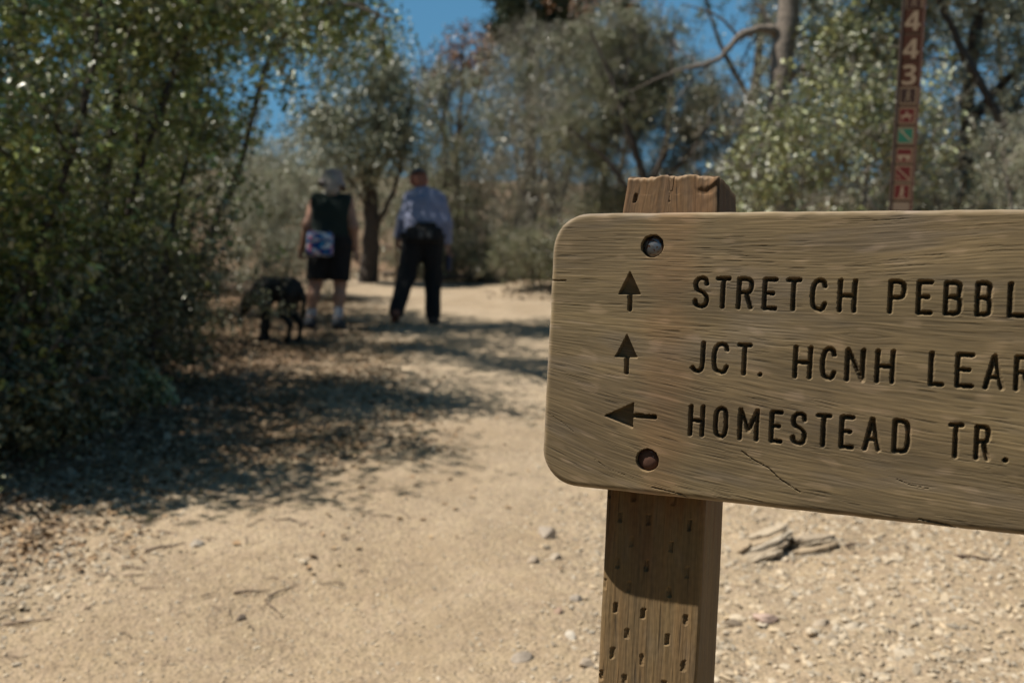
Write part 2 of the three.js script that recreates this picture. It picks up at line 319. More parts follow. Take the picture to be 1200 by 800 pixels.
plant({ name: 'scrub_oak', label: 'tall scrub oak with several dark stems behind the nearest one', cat: 'shrub', at: [-3.0, -5.6], seed: 2, per: 7, leaf: 0.031, sigma: 0.14, thr: -0.01, dens: 0.36, bough: 0.13, twigs: 0.9, bare: 90, twigR: 0.006, twigBark: 'twig',
  limbs: [[[0.25, 0, 0, 0.032], [0.4, 0.9, 0, 0.028], [0.55, 1.9, 0.1, 0.018], [0.8, 3.0, 0.1, 0.012]], [[0.5, 0, 0.1, 0.026], [0.65, 1.0, 0.2, 0.022], [0.9, 1.9, 0.2, 0.018], [1.2, 2.6, 0.3, 0.008]], [[-0.1, 0, 0, 0.045], [-0.2, 1.2, 0, 0.035], [-0.1, 2.4, 0, 0.02], [0, 3.3, 0, 0.01]], [[0.8, 0, 0.2, 0.022], [0.9, 0.8, 0.2, 0.018], [1.0, 1.6, 0.1, 0.01]]],
  blobs: [[0.4, 2.5, 0, 1.2, 1.0, 1.1, 600], [0.3, 1.3, 0, 1.05, 0.8, 0.9, 480], [0.9, 2.1, 0.2, 0.7, 0.7, 0.7, 260], [0.1, 0.5, 0.1, 0.8, 0.5, 0.7, 220]] });
plant({ name: 'scrub_oak', label: 'scrub oak with a leaning dark stem reaching out toward the dog', cat: 'shrub', at: [-3.05, -7.8], seed: 3, per: 9, leaf: 0.028, sigma: 0.14, thr: 0.0, dens: 0.42, bough: 0.1, twigs: 0.6, twigBark: 'twig',
  limbs: [[[0.1, 0, 0, 0.042], [0.3, 0.7, 0, 0.036], [0.62, 1.5, 0, 0.03], [0.95, 2.5, 0.2, 0.022], [1.7, 3.2, 0.6, 0.010]], [[-0.2, 0, 0, 0.04], [-0.25, 1.0, 0, 0.035], [0, 2.2, 0, 0.022], [0.2, 3.4, 0, 0.01]], [[0.95, 2.5, 0.2, 0.022], [1.4, 2.62, 0.9, 0.018], [1.8, 2.5, 1.4, 0.013], [2.15, 2.28, 1.8, 0.006]], [[1.4, 2.62, 0.9, 0.012], [1.75, 2.8, 1.2, 0.008], [2.0, 2.75, 1.5, 0.004]]],
  blobs: [[0.5, 3.0, 0.1, 1.15, 0.9, 1.1, 520], [1.3, 3.1, 0.6, 0.7, 0.55, 0.8, 230], [1.55, 2.5, 1.1, 0.4, 0.25, 0.5, 60], [1.95, 2.4, 1.5, 0.2, 0.2, 0.3, 16], [0.0, 1.9, 0, 0.8, 0.8, 0.8, 220], [-0.3, 0.8, 0, 0.55, 0.6, 0.6, 110]] });
plant({ name: 'scrub_oak', label: 'dark oak shrub at the left edge far behind the near stems', cat: 'shrub', at: [-4.9, -6.4], seed: 4, per: 8, leaf: 0.034, sigma: 0.13, bough: 0.08, twigs: 0.4,
  thr: 0.0, blobs: [[0, 1.3, 0, 1.4, 0.8, 1.2, 330], [0.2, 0.7, 0.1, 1.3, 0.6, 1.1, 200]] });
plant({ name: 'oak_tree', label: 'tall oak behind the left shrubs whose crown shades the walkers', cat: 'tree', at: [-4.6, -9.6], seed: 5, per: 8, leaf: 0.036, sigma: 0.15, thr: -0.02, bough: 0.08, twigs: 0.4, trunk: true,
  limbs: [[[0, 0, 0, 0.13], [0.1, 1.2, 0, 0.11], [0.5, 2.6, 0, 0.08], [1.2, 4.0, 0, 0.03]], [[0.1, 1.2, 0, 0.07], [-0.6, 2.6, 0.2, 0.05], [-0.8, 4.2, 0.2, 0.02]], [[0.5, 2.6, 0, 0.05], [1.4, 3.2, 0.3, 0.03], [2.2, 3.9, 0.3, 0.012]]],
  blobs: [[0.2, 4.0, 0, 1.6, 1.0, 1.5, 520], [1.7, 3.8, 0.2, 1.0, 0.75, 1.2, 300], [0.2, 1.0, 0.3, 1.1, 0.7, 0.9, 160], [2.5, 4.4, 0.2, 0.9, 0.6, 1.0, 260]] });
const lows = [[-2.95, -5.15, 1.25, 71, 'dense waist-high shrub under the nearest oak'], [-2.75, -6.1, 1.3, 72, 'dense waist-high shrub around the stems of the middle oak'], [-3.35, -7.2, 1.1, 73, 'shrub left of the leaning stem, deep in shade'], [-2.35, -4.25, 0.7, 74, 'twiggy low shrub left of the seedlings, nearer than they are'], [-2.5, -3.75, 0.62, 6, 'low scrubby shrub at the left edge where the gravel begins'], [-2.6, -4.7, 0.75, 7, 'dark low shrub under the nearest oak, left of the seedlings'], [-3.3, -6.6, 0.85, 8, 'low leafy shrub between the middle oak stems'], [-4.0, -9.3, 0.62, 9, 'low green shrub behind the leaning stem, farther than the dog'], [-2.15, -3.3, 0.26, 31, 'tiny tuft at the left edge on sunlit gravel']];
for (const [x, z, h, seed, label] of lows)
  plant({ name: 'low_shrub', label, cat: 'shrub', at: [x, z], seed, pal: 'oakLow', per: 8, leaf: 0.022, sigma: 0.07, thr: -0.15, bough: 0.15, twigs: 0.9, twigBark: 'twig', stem: 0.012, boughR: 0.007, bare: 30, twigR: 0.004,
    blobs: [[0, h * 0.55, 0, h * 0.85, h * 0.5, h * 0.8, Math.round(200 * h)], [0.35 * h, h * 0.4, 0.2, h * 0.6, h * 0.4, h * 0.6, Math.round(90 * h)]] });
for (const [x, z, h, seed, label] of [[-2.35, -4.05, 0.85, 91, 'leafless grey twiggy bush at the foot of the left thicket, nearest the gravel'], [-2.45, -5.35, 0.9, 92, 'leafless grey twiggy bush behind the seedlings'], [-2.75, -3.7, 1.1, 93, 'grey twiggy bush at the left edge, half bare']])
  plant({ name: 'bare_shrub', label, cat: 'shrub', at: [x, z], seed, pal: 'oakLow', per: 3, leaf: 0.02, sigma: 0.06, thr: -0.4, dens: 0.5, bough: 0.5, boughR: 0.008, twigs: 1, twigR: 0.005, bark: 'twig', stem: 0.011, bare: 90,
    blobs: [[0, h * 0.55, 0, h * 0.5, h * 0.5, h * 0.45, 60], [0.2, h * 0.4, 0.1, h * 0.4, h * 0.4, h * 0.4, 36], [-0.2, h * 0.5, 0.1, h * 0.4, h * 0.4, h * 0.4, 36]] });
plant({ name: 'seedling', label: 'upper of two pale green seedlings under the left shrubs', cat: 'plant', at: [-2.1, -4.95], seed: 41, pal: 'seedling', per: 5, leaf: 0.03, sigma: 0.035, thr: -1, bough: 0.9, twigs: 1, boughR: 0.004, stem: 0.006,
  limbs: [[[0, 0, 0, 0.006], [0.01, 0.15, 0, 0.005], [0.03, 0.3, 0, 0.003]], [[0.02, 0.05, 0, 0.004], [0.1, 0.14, 0.02, 0.003], [0.14, 0.22, 0, 0.002]]], blobs: [[0.03, 0.28, 0, 0.06, 0.07, 0.06, 9], [0.14, 0.2, 0, 0.06, 0.05, 0.06, 8]] });
plant({ name: 'seedling', label: 'lower, greyer of two seedlings under the left shrubs', cat: 'plant', at: [-2.15, -4.6], seed: 42, pal: 'sage', per: 5, leaf: 0.026, sigma: 0.035, thr: -1, bough: 0.9, twigs: 1, boughR: 0.004, stem: 0.006,
  limbs: [[[0, 0, 0, 0.006], [0.01, 0.1, 0, 0.005], [0.02, 0.2, 0, 0.003]]], blobs: [[0.02, 0.16, 0, 0.10, 0.07, 0.08, 14]] });

// unseen brush added beside and behind the viewer to shade ground before the sign
for (const [x, z, h, w, seed, label] of [[-2.55, 0.5, 3.2, 1.1, 61, 'scrub oak added for shade left of the viewer, outside the view'], [-2.5, 2.9, 6.4, 1.7, 62, 'scrub oak added for shade behind the viewer on the left, outside the view'], [0.3, 4.6, 3.0, 1.5, 63, 'scrub oak added for shade directly behind the viewer, outside the view'], [2.3, 1.3, 2.2, 1.1, 66, 'scrub oak added for shade just right of the viewer, outside the view'], [3.9, 0.2, 2.0, 1.1, 67, 'scrub oak added for shade right of the sign end, outside the view'], [3.4, 3.6, 2.8, 1.5, 64, 'scrub oak added for shade behind the viewer on the right, outside the view'], [-4.3, -0.9, 3.0, 1.3, 65, 'scrub oak added for shade left of the first gravel, outside the view']])
  plant({ name: 'scrub_oak', label, cat: 'shrub', at: [x, z], seed, per: 8, leaf: 0.036, sigma: 0.13, bough: 0.08, twigs: 0.3, dens: 0.8, blobs: [[0, h * 0.62, 0, w, h * 0.4, w, 420], [0, h * 0.25, 0, w * 0.9, h * 0.25, w * 0.9, 240]] });

// trees and shrubs behind the trail
plant({ name: 'oak_tree', label: 'oak with a dark upright trunk between the two walkers', cat: 'tree', at: [-2.62, -16], seed: 11, bark: 'dark', pal: 'sage', per: 7, leaf: 0.05, sigma: 0.16, thr: 0.0, bough: 0.1, boughR: 0.03, trunk: true,
  limbs: [[[0, 0, 0, 0.18], [0.05, 1.0, 0, 0.14], [-0.03, 2.0, 0, 0.13], [0.14, 3.2, 0, 0.085], [0.15, 4.4, 0, 0.03]], [[0.05, 0.9, 0.05, 0.06], [0.45, 1.7, 0.2, 0.045], [0.6, 2.6, 0.3, 0.02]], [[0.02, 1.3, 0.1, 0.04], [-0.3, 1.8, 0.4, 0.03], [-0.55, 2.0, 0.5, 0.012]], [[0, 1.9, 0, 0.09], [0.5, 2.7, 0, 0.06], [0.75, 3.6, 0.2, 0.02]], [[0, 1.6, 0, 0.07], [-0.5, 2.6, 0.1, 0.045], [-0.9, 3.3, 0.2, 0.015]]],
  blobs: [[0, 3.4, 0, 1.0, 1.2, 0.9, 330], [-0.7, 2.6, 0.2, 0.7, 0.8, 0.7, 150], [0.5, 2.4, 0.3, 0.6, 0.5, 0.6, 90], [-0.1, 2.1, 0.5, 0.6, 0.4, 0.3, 50]] });
plant({ name: 'sage_shrub', label: 'grey-green shrub on the bank left of the woman in the sun hat', cat: 'shrub', at: [-3.4, -12.4], seed: 12, bark: 'grey', pal: 'sage', kind: 'brush', per: 5, leaf: 0.036, sigma: 0.16, thr: -0.15,
  blobs: [[0.1, 1.3, 0, 1.05, 0.95, 0.9, 420], [0.3, 0.6, 0.3, 0.9, 0.55, 0.7, 180]] });
plant({ name: 'sage_shrub', label: 'grey-green shrub farther left, seen through the oak stems', cat: 'shrub', at: [-5.6, -12.6], seed: 13, bark: 'grey', pal: 'olive', kind: 'brush', per: 5, leaf: 0.042, sigma: 0.19,
  blobs: [[0, 1.5, 0, 1.5, 1.3, 1.1, 480]] });
plant({ name: 'olive_tree', label: 'broad olive-grey tree directly behind the man in the lavender shirt', cat: 'tree', at: [-1.25, -18.2], seed: 14, bark: 'dark', pal: 'olive', kind: 'brush', per: 5, leaf: 0.050, sigma: 0.21, thr: -0.1, stem: 0.07, boughR: 0.03, bough: 0.08,
  blobs: [[0, 2.6, 0, 1.35, 1.5, 1.1, 400], [0.2, 1.0, 0.3, 1.3, 0.8, 0.9, 200], [-0.2, 3.8, -0.1, 0.8, 0.7, 0.7, 110]] });
plant({ name: 'bare_tree', label: 'half-bare tree with rust-coloured leaves rising against the sky', cat: 'tree', at: [-1.5, -21], seed: 15, bark: 'red', pal: 'rust', kind: 'oak', per: 4, leaf: 0.05, sigma: 0.14, thr: 0.05, boughR: 0.03, bough: 0.3, bare: 110, twigs: 0.9, twigR: 0.012, trunk: true,
  limbs: [[[0, 0, 0, 0.12], [0, 2.2, 0, 0.09], [0.1, 4.0, 0, 0.05], [0.1, 5.6, 0, 0.015]], [[0, 2.6, 0, 0.05], [-0.7, 4.2, 0, 0.03], [-0.9, 5.2, 0, 0.012]], [[0, 3.0, 0, 0.05], [0.5, 4.3, 0, 0.03], [0.8, 5.3, 0, 0.01]]],
  blobs: [[0.2, 5.0, 0, 0.75, 0.8, 0.6, 200], [-0.5, 4.4, 0, 0.6, 0.6, 0.6, 60]] });
plant({ name: 'grey_shrub', label: 'tall grey-olive brushy tree standing in front of the pine trunk', cat: 'tree', at: [0.75, -18.6], seed: 81, bark: 'grey', pal: 'olive', kind: 'twiggy', per: 5, leaf: 0.05, sigma: 0.2, thr: -0.1, stem: 0.06, bare: 80, twigR: 0.01,
  blobs: [[0, 3.0, 0, 1.5, 1.5, 0.9, 420], [-0.5, 4.2, 0, 1.1, 0.8, 0.8, 170], [0.9, 4.3, 0, 1.1, 0.9, 0.8, 190]] });
plant({ name: 'grey_shrub', label: 'brushy tree rising left of the fan-shaped shrub, lightly rust-tipped', cat: 'tree', at: [-0.1, -20], seed: 82, bark: 'grey', pal: 'grey', kind: 'twiggy', per: 5, leaf: 0.05, sigma: 0.22, thr: -0.05, stem: 0.06, bare: 120, twigR: 0.01,
  blobs: [[0, 3.6, 0, 1.2, 1.3, 0.8, 300], [0.2, 4.9, 0, 0.8, 0.6, 0.6, 70]] });
for (const [x, z, h, seed, label] of [[-0.95, -17.0, 0.8, 95, 'low scrub closing the trail behind the legs of the man'], [-1.95, -17.4, 0.7, 96, 'low scrub at the foot of the dark oak, right of its trunk'], [0.05, -16.0, 0.9, 97, 'low scrub on the bank behind the green shrub beside the sign']])
  plant({ name: 'low_shrub', label, cat: 'shrub', at: [x, z], seed, bark: 'grey', pal: 'olive', kind: 'brush', per: 5, leaf: 0.036, sigma: 0.13, thr: -0.2, dens: 0.6, stem: 0.018, bare: 24, twigR: 0.006,
    blobs: [[0, h * 0.55, 0, h * 1.1, h * 0.5, h * 0.6, 150], [h * 0.6, h * 0.4, 0.1, h * 0.8, h * 0.4, h * 0.5, 80]] });
plant({ name: 'pine_tree', label: 'tall dark pine at top centre with sky between its boughs', cat: 'tree', at: [0.5, -23], seed: 16, bark: 'dark', pal: 'pine', kind: 'needle', per: 5, leaf: 0.17, sigma: 0.13, thr: 0.02, freq: 1.3, boughR: 0.03, bough: 0.35, twigs: 0.9, twigR: 0.012, trunk: true, shell: 0.4,
  limbs: [[[-0.1, 0, 0, 0.17], [-0.2, 3, 0, 0.14], [-0.3, 5, 0, 0.10], [0, 6.6, 0, 0.06], [0.1, 8.4, 0, 0.02]], [[-0.25, 4.4, 0, 0.07], [0.6, 5.6, 0, 0.04], [1.2, 6.4, 0, 0.015]], [[-0.3, 5, 0, 0.06], [-0.9, 6.0, 0, 0.03], [-1.1, 6.9, 0, 0.012]]],
  blobs: [[0.1, 7.0, 0, 1.5, 1.5, 1.0, 230], [0.9, 5.9, 0, 0.9, 0.8, 0.7, 80], [-0.7, 5.9, 0, 0.7, 0.6, 0.5, 50], [1.9, 7.2, 0, 0.9, 0.9, 0.7, 70]] });
plant({ name: 'grey_shrub', label: 'tangled greyish tree left of the sign, below the pine', cat: 'tree', at: [0.15, -16.6], seed: 17, bark: 'grey', pal: 'grey', kind: 'twiggy', per: 4, leaf: 0.045, sigma: 0.21, thr: -0.05, stem: 0.06, bare: 60, twigR: 0.009,
  blobs: [[0, 2.0, 0, 1.1, 1.3, 0.9, 330], [-0.1, 0.9, 0.3, 1.0, 0.7, 0.7, 150], [0.4, 3.1, 0, 0.6, 0.6, 0.6, 70]] });
plant({ name: 'low_shrub', label: 'low green shrub at the trail edge right of the man, beside the sign', cat: 'shrub', at: [0.25, -14.6], seed: 18, bark: 'grey', pal: 'olive', kind: 'brush', per: 5, leaf: 0.036, sigma: 0.12, thr: -0.15, stem: 0.02, bare: 20,
  blobs: [[-0.05, 0.55, 0, 0.7, 0.5, 0.5, 190], [0.5, 0.7, 0, 0.6, 0.6, 0.5, 150]] });
plant({ name: 'vase_shrub', label: 'large fan-shaped shrub with dark forking limbs above the sign post', cat: 'shrub', at: [1.78, -13], seed: 19, bark: 'dark', pal: 'olive', kind: 'brush', per: 8, leaf: 0.036, sigma: 0.17, dens: 0.75, thr: -0.03, bough: 0.16, boughR: 0.014, twigs: 0.7, twigBark: 'grey', bare: 150, twigR: 0.007, trunk: true,
  limbs: [[[0, 0, 0.3, 0.10], [0, 1.1, 0.32, 0.085], [0.02, 1.75, 0.35, 0.075]], [[0.02, 1.7, 0.35, 0.06], [-0.2, 2.3, 0.42, 0.05], [-0.5, 3.1, 0.4, 0.035], [-0.85, 3.9, 0.3, 0.012]], [[0.02, 1.7, 0.35, 0.06], [0.25, 2.2, 0.42, 0.05], [0.3, 3.0, 0.4, 0.032], [0.3, 3.9, 0.3, 0.01]], [[0, 1.3, 0.35, 0.045], [-0.5, 2.0, 0.42, 0.03], [-1.1, 2.5, 0.4, 0.01]], [[0.02, 1.6, 0.35, 0.045], [0.6, 2.2, 0.42, 0.03], [1.0, 3.0, 0.4, 0.01]], [[-0.35, 2.8, 0.4, 0.025], [-0.3, 3.5, 0.35, 0.015], [-0.1, 4.3, 0.3, 0.006]]],
  blobs: [[0, 3.1, -0.2, 1.3, 1.15, 0.75, 400], [-0.8, 2.5, -0.1, 0.65, 0.8, 0.6, 110], [0.8, 2.6, -0.1, 0.6, 0.8, 0.6, 100], [-0.2, 3.9, -0.2, 1.1, 0.5, 0.6, 110], [0, 1.6, -0.3, 1.2, 0.7, 0.5, 120]] });
plant({ name: 'rust_shrub', label: 'thin tree with pinkish rusty leaf tips behind the fan-shaped shrub', cat: 'tree', at: [1.9, -20], seed: 20, bark: 'grey', pal: 'rust', kind: 'oak', per: 3, leaf: 0.05, sigma: 0.16, thr: 0.02, bare: 90, twigR: 0.01, bough: 0.25, boughR: 0.025, stem: 0.08,
  blobs: [[0, 5.9, 0, 1.4, 1.0, 0.9, 130], [0.6, 4.4, 0, 1.1, 1.0, 0.9, 90]] });
plant({ name: 'grey_shrub', label: 'grey twiggy thicket between the fan-shaped shrub and the pale trunk', cat: 'shrub', at: [3.1, -12.4], seed: 21, bark: 'grey', pal: 'grey', kind: 'twiggy', per: 4, leaf: 0.050, sigma: 0.18, bare: 90, twigs: 0.8, twigR: 0.008, stem: 0.04,
  blobs: [[0, 1.9, 0, 0.95, 1.3, 0.7, 260], [-0.3, 0.9, 0.2, 0.9, 0.7, 0.7, 120]] });
plant({ name: 'sycamore_tree', label: 'tree with a thick pale trunk and a limb reaching left over the trail', cat: 'tree', at: [2.68, -9.2], seed: 22, bark: 'pale', pal: 'light', per: 5, leaf: 0.045, sigma: 0.13, thr: -0.02, bough: 0.12, boughR: 0.02, twigs: 0.5, trunk: true,
  limbs: [[[0.0, 0, 0, 0.15], [-0.02, 1.2, 0, 0.125], [-0.06, 2.3, 0, 0.12], [0.0, 3.4, 0, 0.11], [0.15, 4.6, 0, 0.08], [0.2, 5.8, 0, 0.04]], [[-0.02, 3.1, 0, 0.05], [-0.2, 3.2, 0.05, 0.042], [-0.5, 3.1, 0.1, 0.036], [-0.72, 2.86, 0.1, 0.026], [-1.15, 2.72, 0.1, 0.014], [-1.6, 2.5, 0.1, 0.005]], [[-0.5, 3.08, 0.1, 0.016], [-0.75, 3.3, 0.1, 0.011], [-1.1, 3.4, 0.1, 0.005]], [[-0.75, 2.85, 0.1, 0.012], [-1.0, 2.6, 0.1, 0.009], [-1.2, 2.3, 0.15, 0.004]], [[-0.3, 3.15, 0.05, 0.014], [-0.45, 2.9, 0.1, 0.009], [-0.5, 2.6, 0.1, 0.004]], [[-0.15, 3.18, 0.05, 0.02], [-0.35, 3.5, 0.0, 0.014], [-0.7, 3.8, -0.1, 0.006]], [[-0.9, 2.8, 0.1, 0.010], [-1.15, 3.0, 0.0, 0.007], [-1.5, 3.05, 0.1, 0.003]], [[0.0, 2.7, 0, 0.03], [0.4, 3.0, 0.2, 0.02], [0.8, 3.5, 0.3, 0.008]], [[-0.04, 2.0, 0, 0.022], [-0.35, 2.3, 0.2, 0.014], [-0.6, 2.35, 0.2, 0.005]], [[0, 3.6, 0, 0.05], [0.6, 4.2, 0.2, 0.035], [1.3, 4.5, 0.4, 0.012]]],
  blobs: [[0.55, 3.1, 0.2, 0.5, 0.6, 0.5, 110], [0.9, 3.7, 0.3, 0.8, 0.5, 0.7, 130], [0.1, 5.4, 0, 1.3, 0.7, 1.1, 170]] });
plant({ name: 'bright_shrub', label: 'sunlit pale green shrub left of the brown marker, behind the sign', cat: 'shrub', at: [2.45, -7.1], seed: 23, bark: 'twig', pal: 'light', per: 7, leaf: 0.030, sigma: 0.10, thr: -0.05, twigs: 1, dens: 0.46, bough: 0.16, boughR: 0.010, bare: 130, twigR: 0.005, stem: 0.02,
  limbs: [[[0, 0, 0, 0.03], [-0.1, 0.8, 0, 0.025], [-0.3, 1.5, 0, 0.014], [-0.5, 2.1, 0, 0.006]], [[0.1, 0, 0, 0.03], [0.2, 0.9, 0.1, 0.024], [0.3, 1.7, 0, 0.014], [0.3, 2.4, 0, 0.006]], [[0.18, 0, 0.5, 0.018], [0.28, 0.8, 0.55, 0.016], [0.2, 1.25, 0.5, 0.013], [0.02, 1.5, 0.5, 0.007]]],
  blobs: [[0, 1.75, 0, 0.95, 0.65, 0.7, 330], [-0.45, 1.3, 0, 0.6, 0.45, 0.6, 110], [0.35, 2.25, 0, 0.6, 0.5, 0.6, 150], [0.2, 0.8, 0.1, 0.8, 0.5, 0.6, 90]] });
plant({ name: 'grey_shrub', label: 'pale grey-green shrub right of the brown marker at the right edge', cat: 'shrub', at: [3.9, -7.4], seed: 24, bark: 'twig', kind: 'brush', pal: 'sage', per: 4, leaf: 0.030, sigma: 0.14, thr: -0.02, twigs: 0.9, bare: 70, stem: 0.03, bough: 0.15,
  limbs: [[[0, 0, 0, 0.03], [-0.2, 0.8, 0, 0.024], [-0.5, 1.6, 0, 0.012]], [[0.2, 0, 0, 0.03], [0.5, 0.9, 0, 0.022], [0.9, 1.8, 0, 0.01]], [[0, 0, 0.2, 0.025], [0.1, 1.0, 0.2, 0.02], [0.0, 2.0, 0.1, 0.008]]], blobs: [[0, 1.2, 0, 1.0, 0.9, 0.7, 300], [-0.5, 0.8, 0.2, 0.6, 0.6, 0.6, 140], [0.5, 1.7, 0, 0.8, 0.6, 0.6, 120]] });
plant({ name: 'dark_tree', label: 'tree with a dark upright trunk and slanting limbs at the right edge', cat: 'tree', at: [4.75, -9.6], seed: 25, bark: 'dark', pal: 'sage', per: 6, leaf: 0.042, sigma: 0.16, thr: 0.0, bough: 0.1, boughR: 0.02, trunk: true,
  limbs: [[[0, 0, 0, 0.10], [0.05, 1.4, 0, 0.085], [0, 2.6, 0, 0.075], [0.1, 4.0, 0, 0.05], [0.2, 5.4, 0, 0.02]], [[0.9, 0, 0.9, 0.05], [0.5, 1.2, 0.9, 0.048], [-0.1, 2.2, 0.9, 0.042], [-0.75, 3.3, 0.9, 0.03], [-1.1, 4.4, 0.9, 0.014]], [[-0.1, 0.5, 0.4, 0.035], [-0.6, 1.3, 0.5, 0.03], [-1.1, 1.9, 0.6, 0.018], [-1.4, 2.4, 0.6, 0.008]], [[0.02, 2.4, 0, 0.05], [0.6, 3.2, 0.1, 0.03], [1.0, 4.2, 0.1, 0.012]]],
  twigBark: 'grey', bare: 60, blobs: [[0, 4.3, 0, 1.7, 1.0, 1.2, 460], [0.8, 2.9, 0, 1.1, 1.0, 0.8, 260], [-1.2, 3.5, 0.3, 0.9, 1.0, 0.7, 240], [-0.2, 1.6, 0.2, 1.2, 0.8, 0.7, 160]] });
plant({ name: 'olive_tree', label: 'bushy olive tree behind the brown marker', cat: 'tree', at: [4.2, -14], seed: 26, bark: 'grey', pal: 'olive', kind: 'brush', per: 5, leaf: 0.045, sigma: 0.22, thr: -0.05, stem: 0.06,
  bare: 80, twigR: 0.008, blobs: [[0, 2.4, 0, 1.6, 1.9, 1.1, 560], [0.5, 4.2, 0, 1.3, 1.0, 0.8, 240]] });
plant({ name: 'olive_tree', label: 'olive tree filling the right edge beyond the dark trunk', cat: 'tree', at: [7.6, -13.4], seed: 27, bark: 'grey', pal: 'olive', kind: 'brush', per: 5, leaf: 0.045, sigma: 0.22, thr: -0.02, stem: 0.06,
  bare: 60, twigR: 0.008, blobs: [[0, 2.4, 0, 1.8, 1.8, 1.2, 500], [-0.6, 4.4, 0, 1.4, 1.0, 0.9, 220]] });
plant({ name: 'grey_shrub', label: 'grey twiggy brush low behind the slanting limbs at the right edge', cat: 'shrub', at: [5.6, -11.2], seed: 83, bark: 'grey', pal: 'grey', kind: 'twiggy', per: 5, leaf: 0.045, sigma: 0.2, thr: -0.1, stem: 0.04, bare: 90, twigR: 0.008,
  blobs: [[0, 1.9, 0, 1.4, 1.3, 0.8, 380], [-1.2, 1.5, 0, 0.9, 1.0, 0.7, 180]] });
plant({ name: 'dark_tree', label: 'bare dark tree showing against blue sky left of the pale trunk', cat: 'tree', at: [4.35, -17.5], seed: 28, bark: 'dark', pal: 'pine', kind: 'far', per: 3, leaf: 0.04, sigma: 0.14, thr: 0.1, bare: 60, boughR: 0.03, bough: 0.3, trunk: true, twigR: 0.012,
  limbs: [[[0, 0, 0, 0.14], [0, 2.5, 0, 0.12], [0.2, 4.2, 0, 0.09], [0.3, 6.4, 0, 0.03]], [[0.1, 3.6, 0, 0.06], [-0.5, 4.6, 0, 0.045], [-0.9, 5.6, 0, 0.02]], [[0.2, 4.0, 0, 0.05], [0.9, 5.2, 0, 0.02]]],
  blobs: [[0.1, 5.6, 0, 1.1, 0.8, 0.8, 60], [0.6, 4.6, 0, 0.8, 0.7, 0.6, 50]] });
plant({ name: 'dark_tree', label: 'dark tree far behind the left shrubs', cat: 'tree', at: [-6.6, -15], seed: 29, bark: 'dark', pal: 'olive', kind: 'far', per: 5, leaf: 0.05, sigma: 0.2, thr: -0.05, stem: 0.07,
  blobs: [[0, 3.0, 0, 1.8, 1.7, 1.2, 340]] });

// the wood beyond, one mass of brush
{
  const R = rngOf(77), G = gaussOf(R), groups = { olive: [], grey: [], sage: [] }, keys = Object.keys(groups), wood = new Tubes();
  for (let k = 0; k < 64; k++) {
    const x = -24 + 50 * R(), z = -22 - 14 * R(), h = (Math.abs(x + 1.5) < 2.4 ? 2.6 : x > 0 && x < 5 ? 3.2 : 3.4) * (0.8 + 0.4 * R()), w = 1.2 + 0.8 * R(), y = land(x, z);
    wood.tube(curve([V(x, y - 0.1, z), V(x + 0.2 * G(), y + h * 0.5, z), V(x + 0.3 * G(), y + h, z)], 6), [0.09, 0.08, 0.07, 0.06, 0.05, 0.03, 0.015], 5);
    const key = keys[Math.floor(R() * 3)];
    for (let i = 0; i < 560; i++) {
      const d = V(G(), G(), G()).normalize().multiplyScalar(Math.pow(R(), 0.45)), p = V(x + d.x * w, y + h * 0.55 + d.y * h * 0.55, z + d.z * w);
      if (N3(p.x * 1.5, p.y * 1.5, p.z * 1.5) < -0.14) continue;
      groups[key].push(p);
    }
  }
  const root = thing('distant_brush', 'mass of grey-green brush on the slope behind everything', 'brush', [0, 0, 0]); root.userData.kind = 'stuff'; delete root.userData.category;
  part('trunks', wood.geo(), BARK.dark, root).userData.kind = 'stuff';
  const q = new THREE.Quaternion(), e = new THREE.Euler(), M = new THREE.Matrix4();
  for (const key of keys) {
    const im = shade(new THREE.InstancedMesh(SPRIG.brush, dullLeaf, groups[key].length)); im.name = 'foliage'; im.userData.kind = 'stuff';
    groups[key].forEach((p, i) => { e.set(R() * 3, R() * 6.3, R() * 3); q.setFromEuler(e); const s = 0.075 * (0.7 + 0.6 * R()); M.compose(p, q, V(s, s, s)); im.setMatrixAt(i, M); im.setColorAt(i, palette(PAL[key], R)); });
    root.add(im);
  }
}

// unseen ring of brush added around the viewer to cut light bounced off ground
{
  const R = rngOf(91), G = gaussOf(R), list = [], wood = new Tubes();
  for (let k = 0; k < 46; k++) {
    const a = k / 46 * 6.2832, r = 8.5 + 4 * R(), x = r * 1.05 * Math.cos(a) + 0.3, z = 2.5 + r * 0.85 * Math.sin(a); if (z < -5 && x > -7.5 && x < 6.5) continue; if (z < -3 && x < 0 && x > -6) continue;
    const h = 3.0 + 1.2 * R(), w = 1.2 + 0.6 * R(), y = land(x, z);
    wood.tube(curve([V(x, y - 0.1, z), V(x + 0.2 * G(), y + h * 0.5, z), V(x + 0.3 * G(), y + h, z)], 6), [0.08, 0.07, 0.06, 0.05, 0.04, 0.03, 0.012], 5);
    for (let i = 0; i < 420; i++) { const d = V(G(), G(), G()).normalize().multiplyScalar(Math.pow(R(), 0.45)); list.push(V(x + d.x * w, y + h * 0.5 + d.y * h * 0.52, z + d.z * w)); }
  }
  const root = thing('added_brush_ring', 'unseen brush added around and behind the viewer to cut bounced light', null, [0, 0, 0]); root.userData.kind = 'stuff';
  part('trunks', wood.geo(), BARK.dark, root).userData.kind = 'stuff';
  const im = shade(new THREE.InstancedMesh(SPRIG.brush, dullLeaf, list.length)), q = new THREE.Quaternion(), e = new THREE.Euler(), M = new THREE.Matrix4(); im.name = 'foliage'; im.userData.kind = 'stuff';
  list.forEach((p, i) => { e.set(R() * 3, R() * 6.3, R() * 3); q.setFromEuler(e); const s = 0.085 * (0.7 + 0.6 * R()); M.compose(p, q, V(s, s, s)); im.setMatrixAt(i, M); im.setColorAt(i, palette(PAL.olive, R)); });
  root.add(im);
}

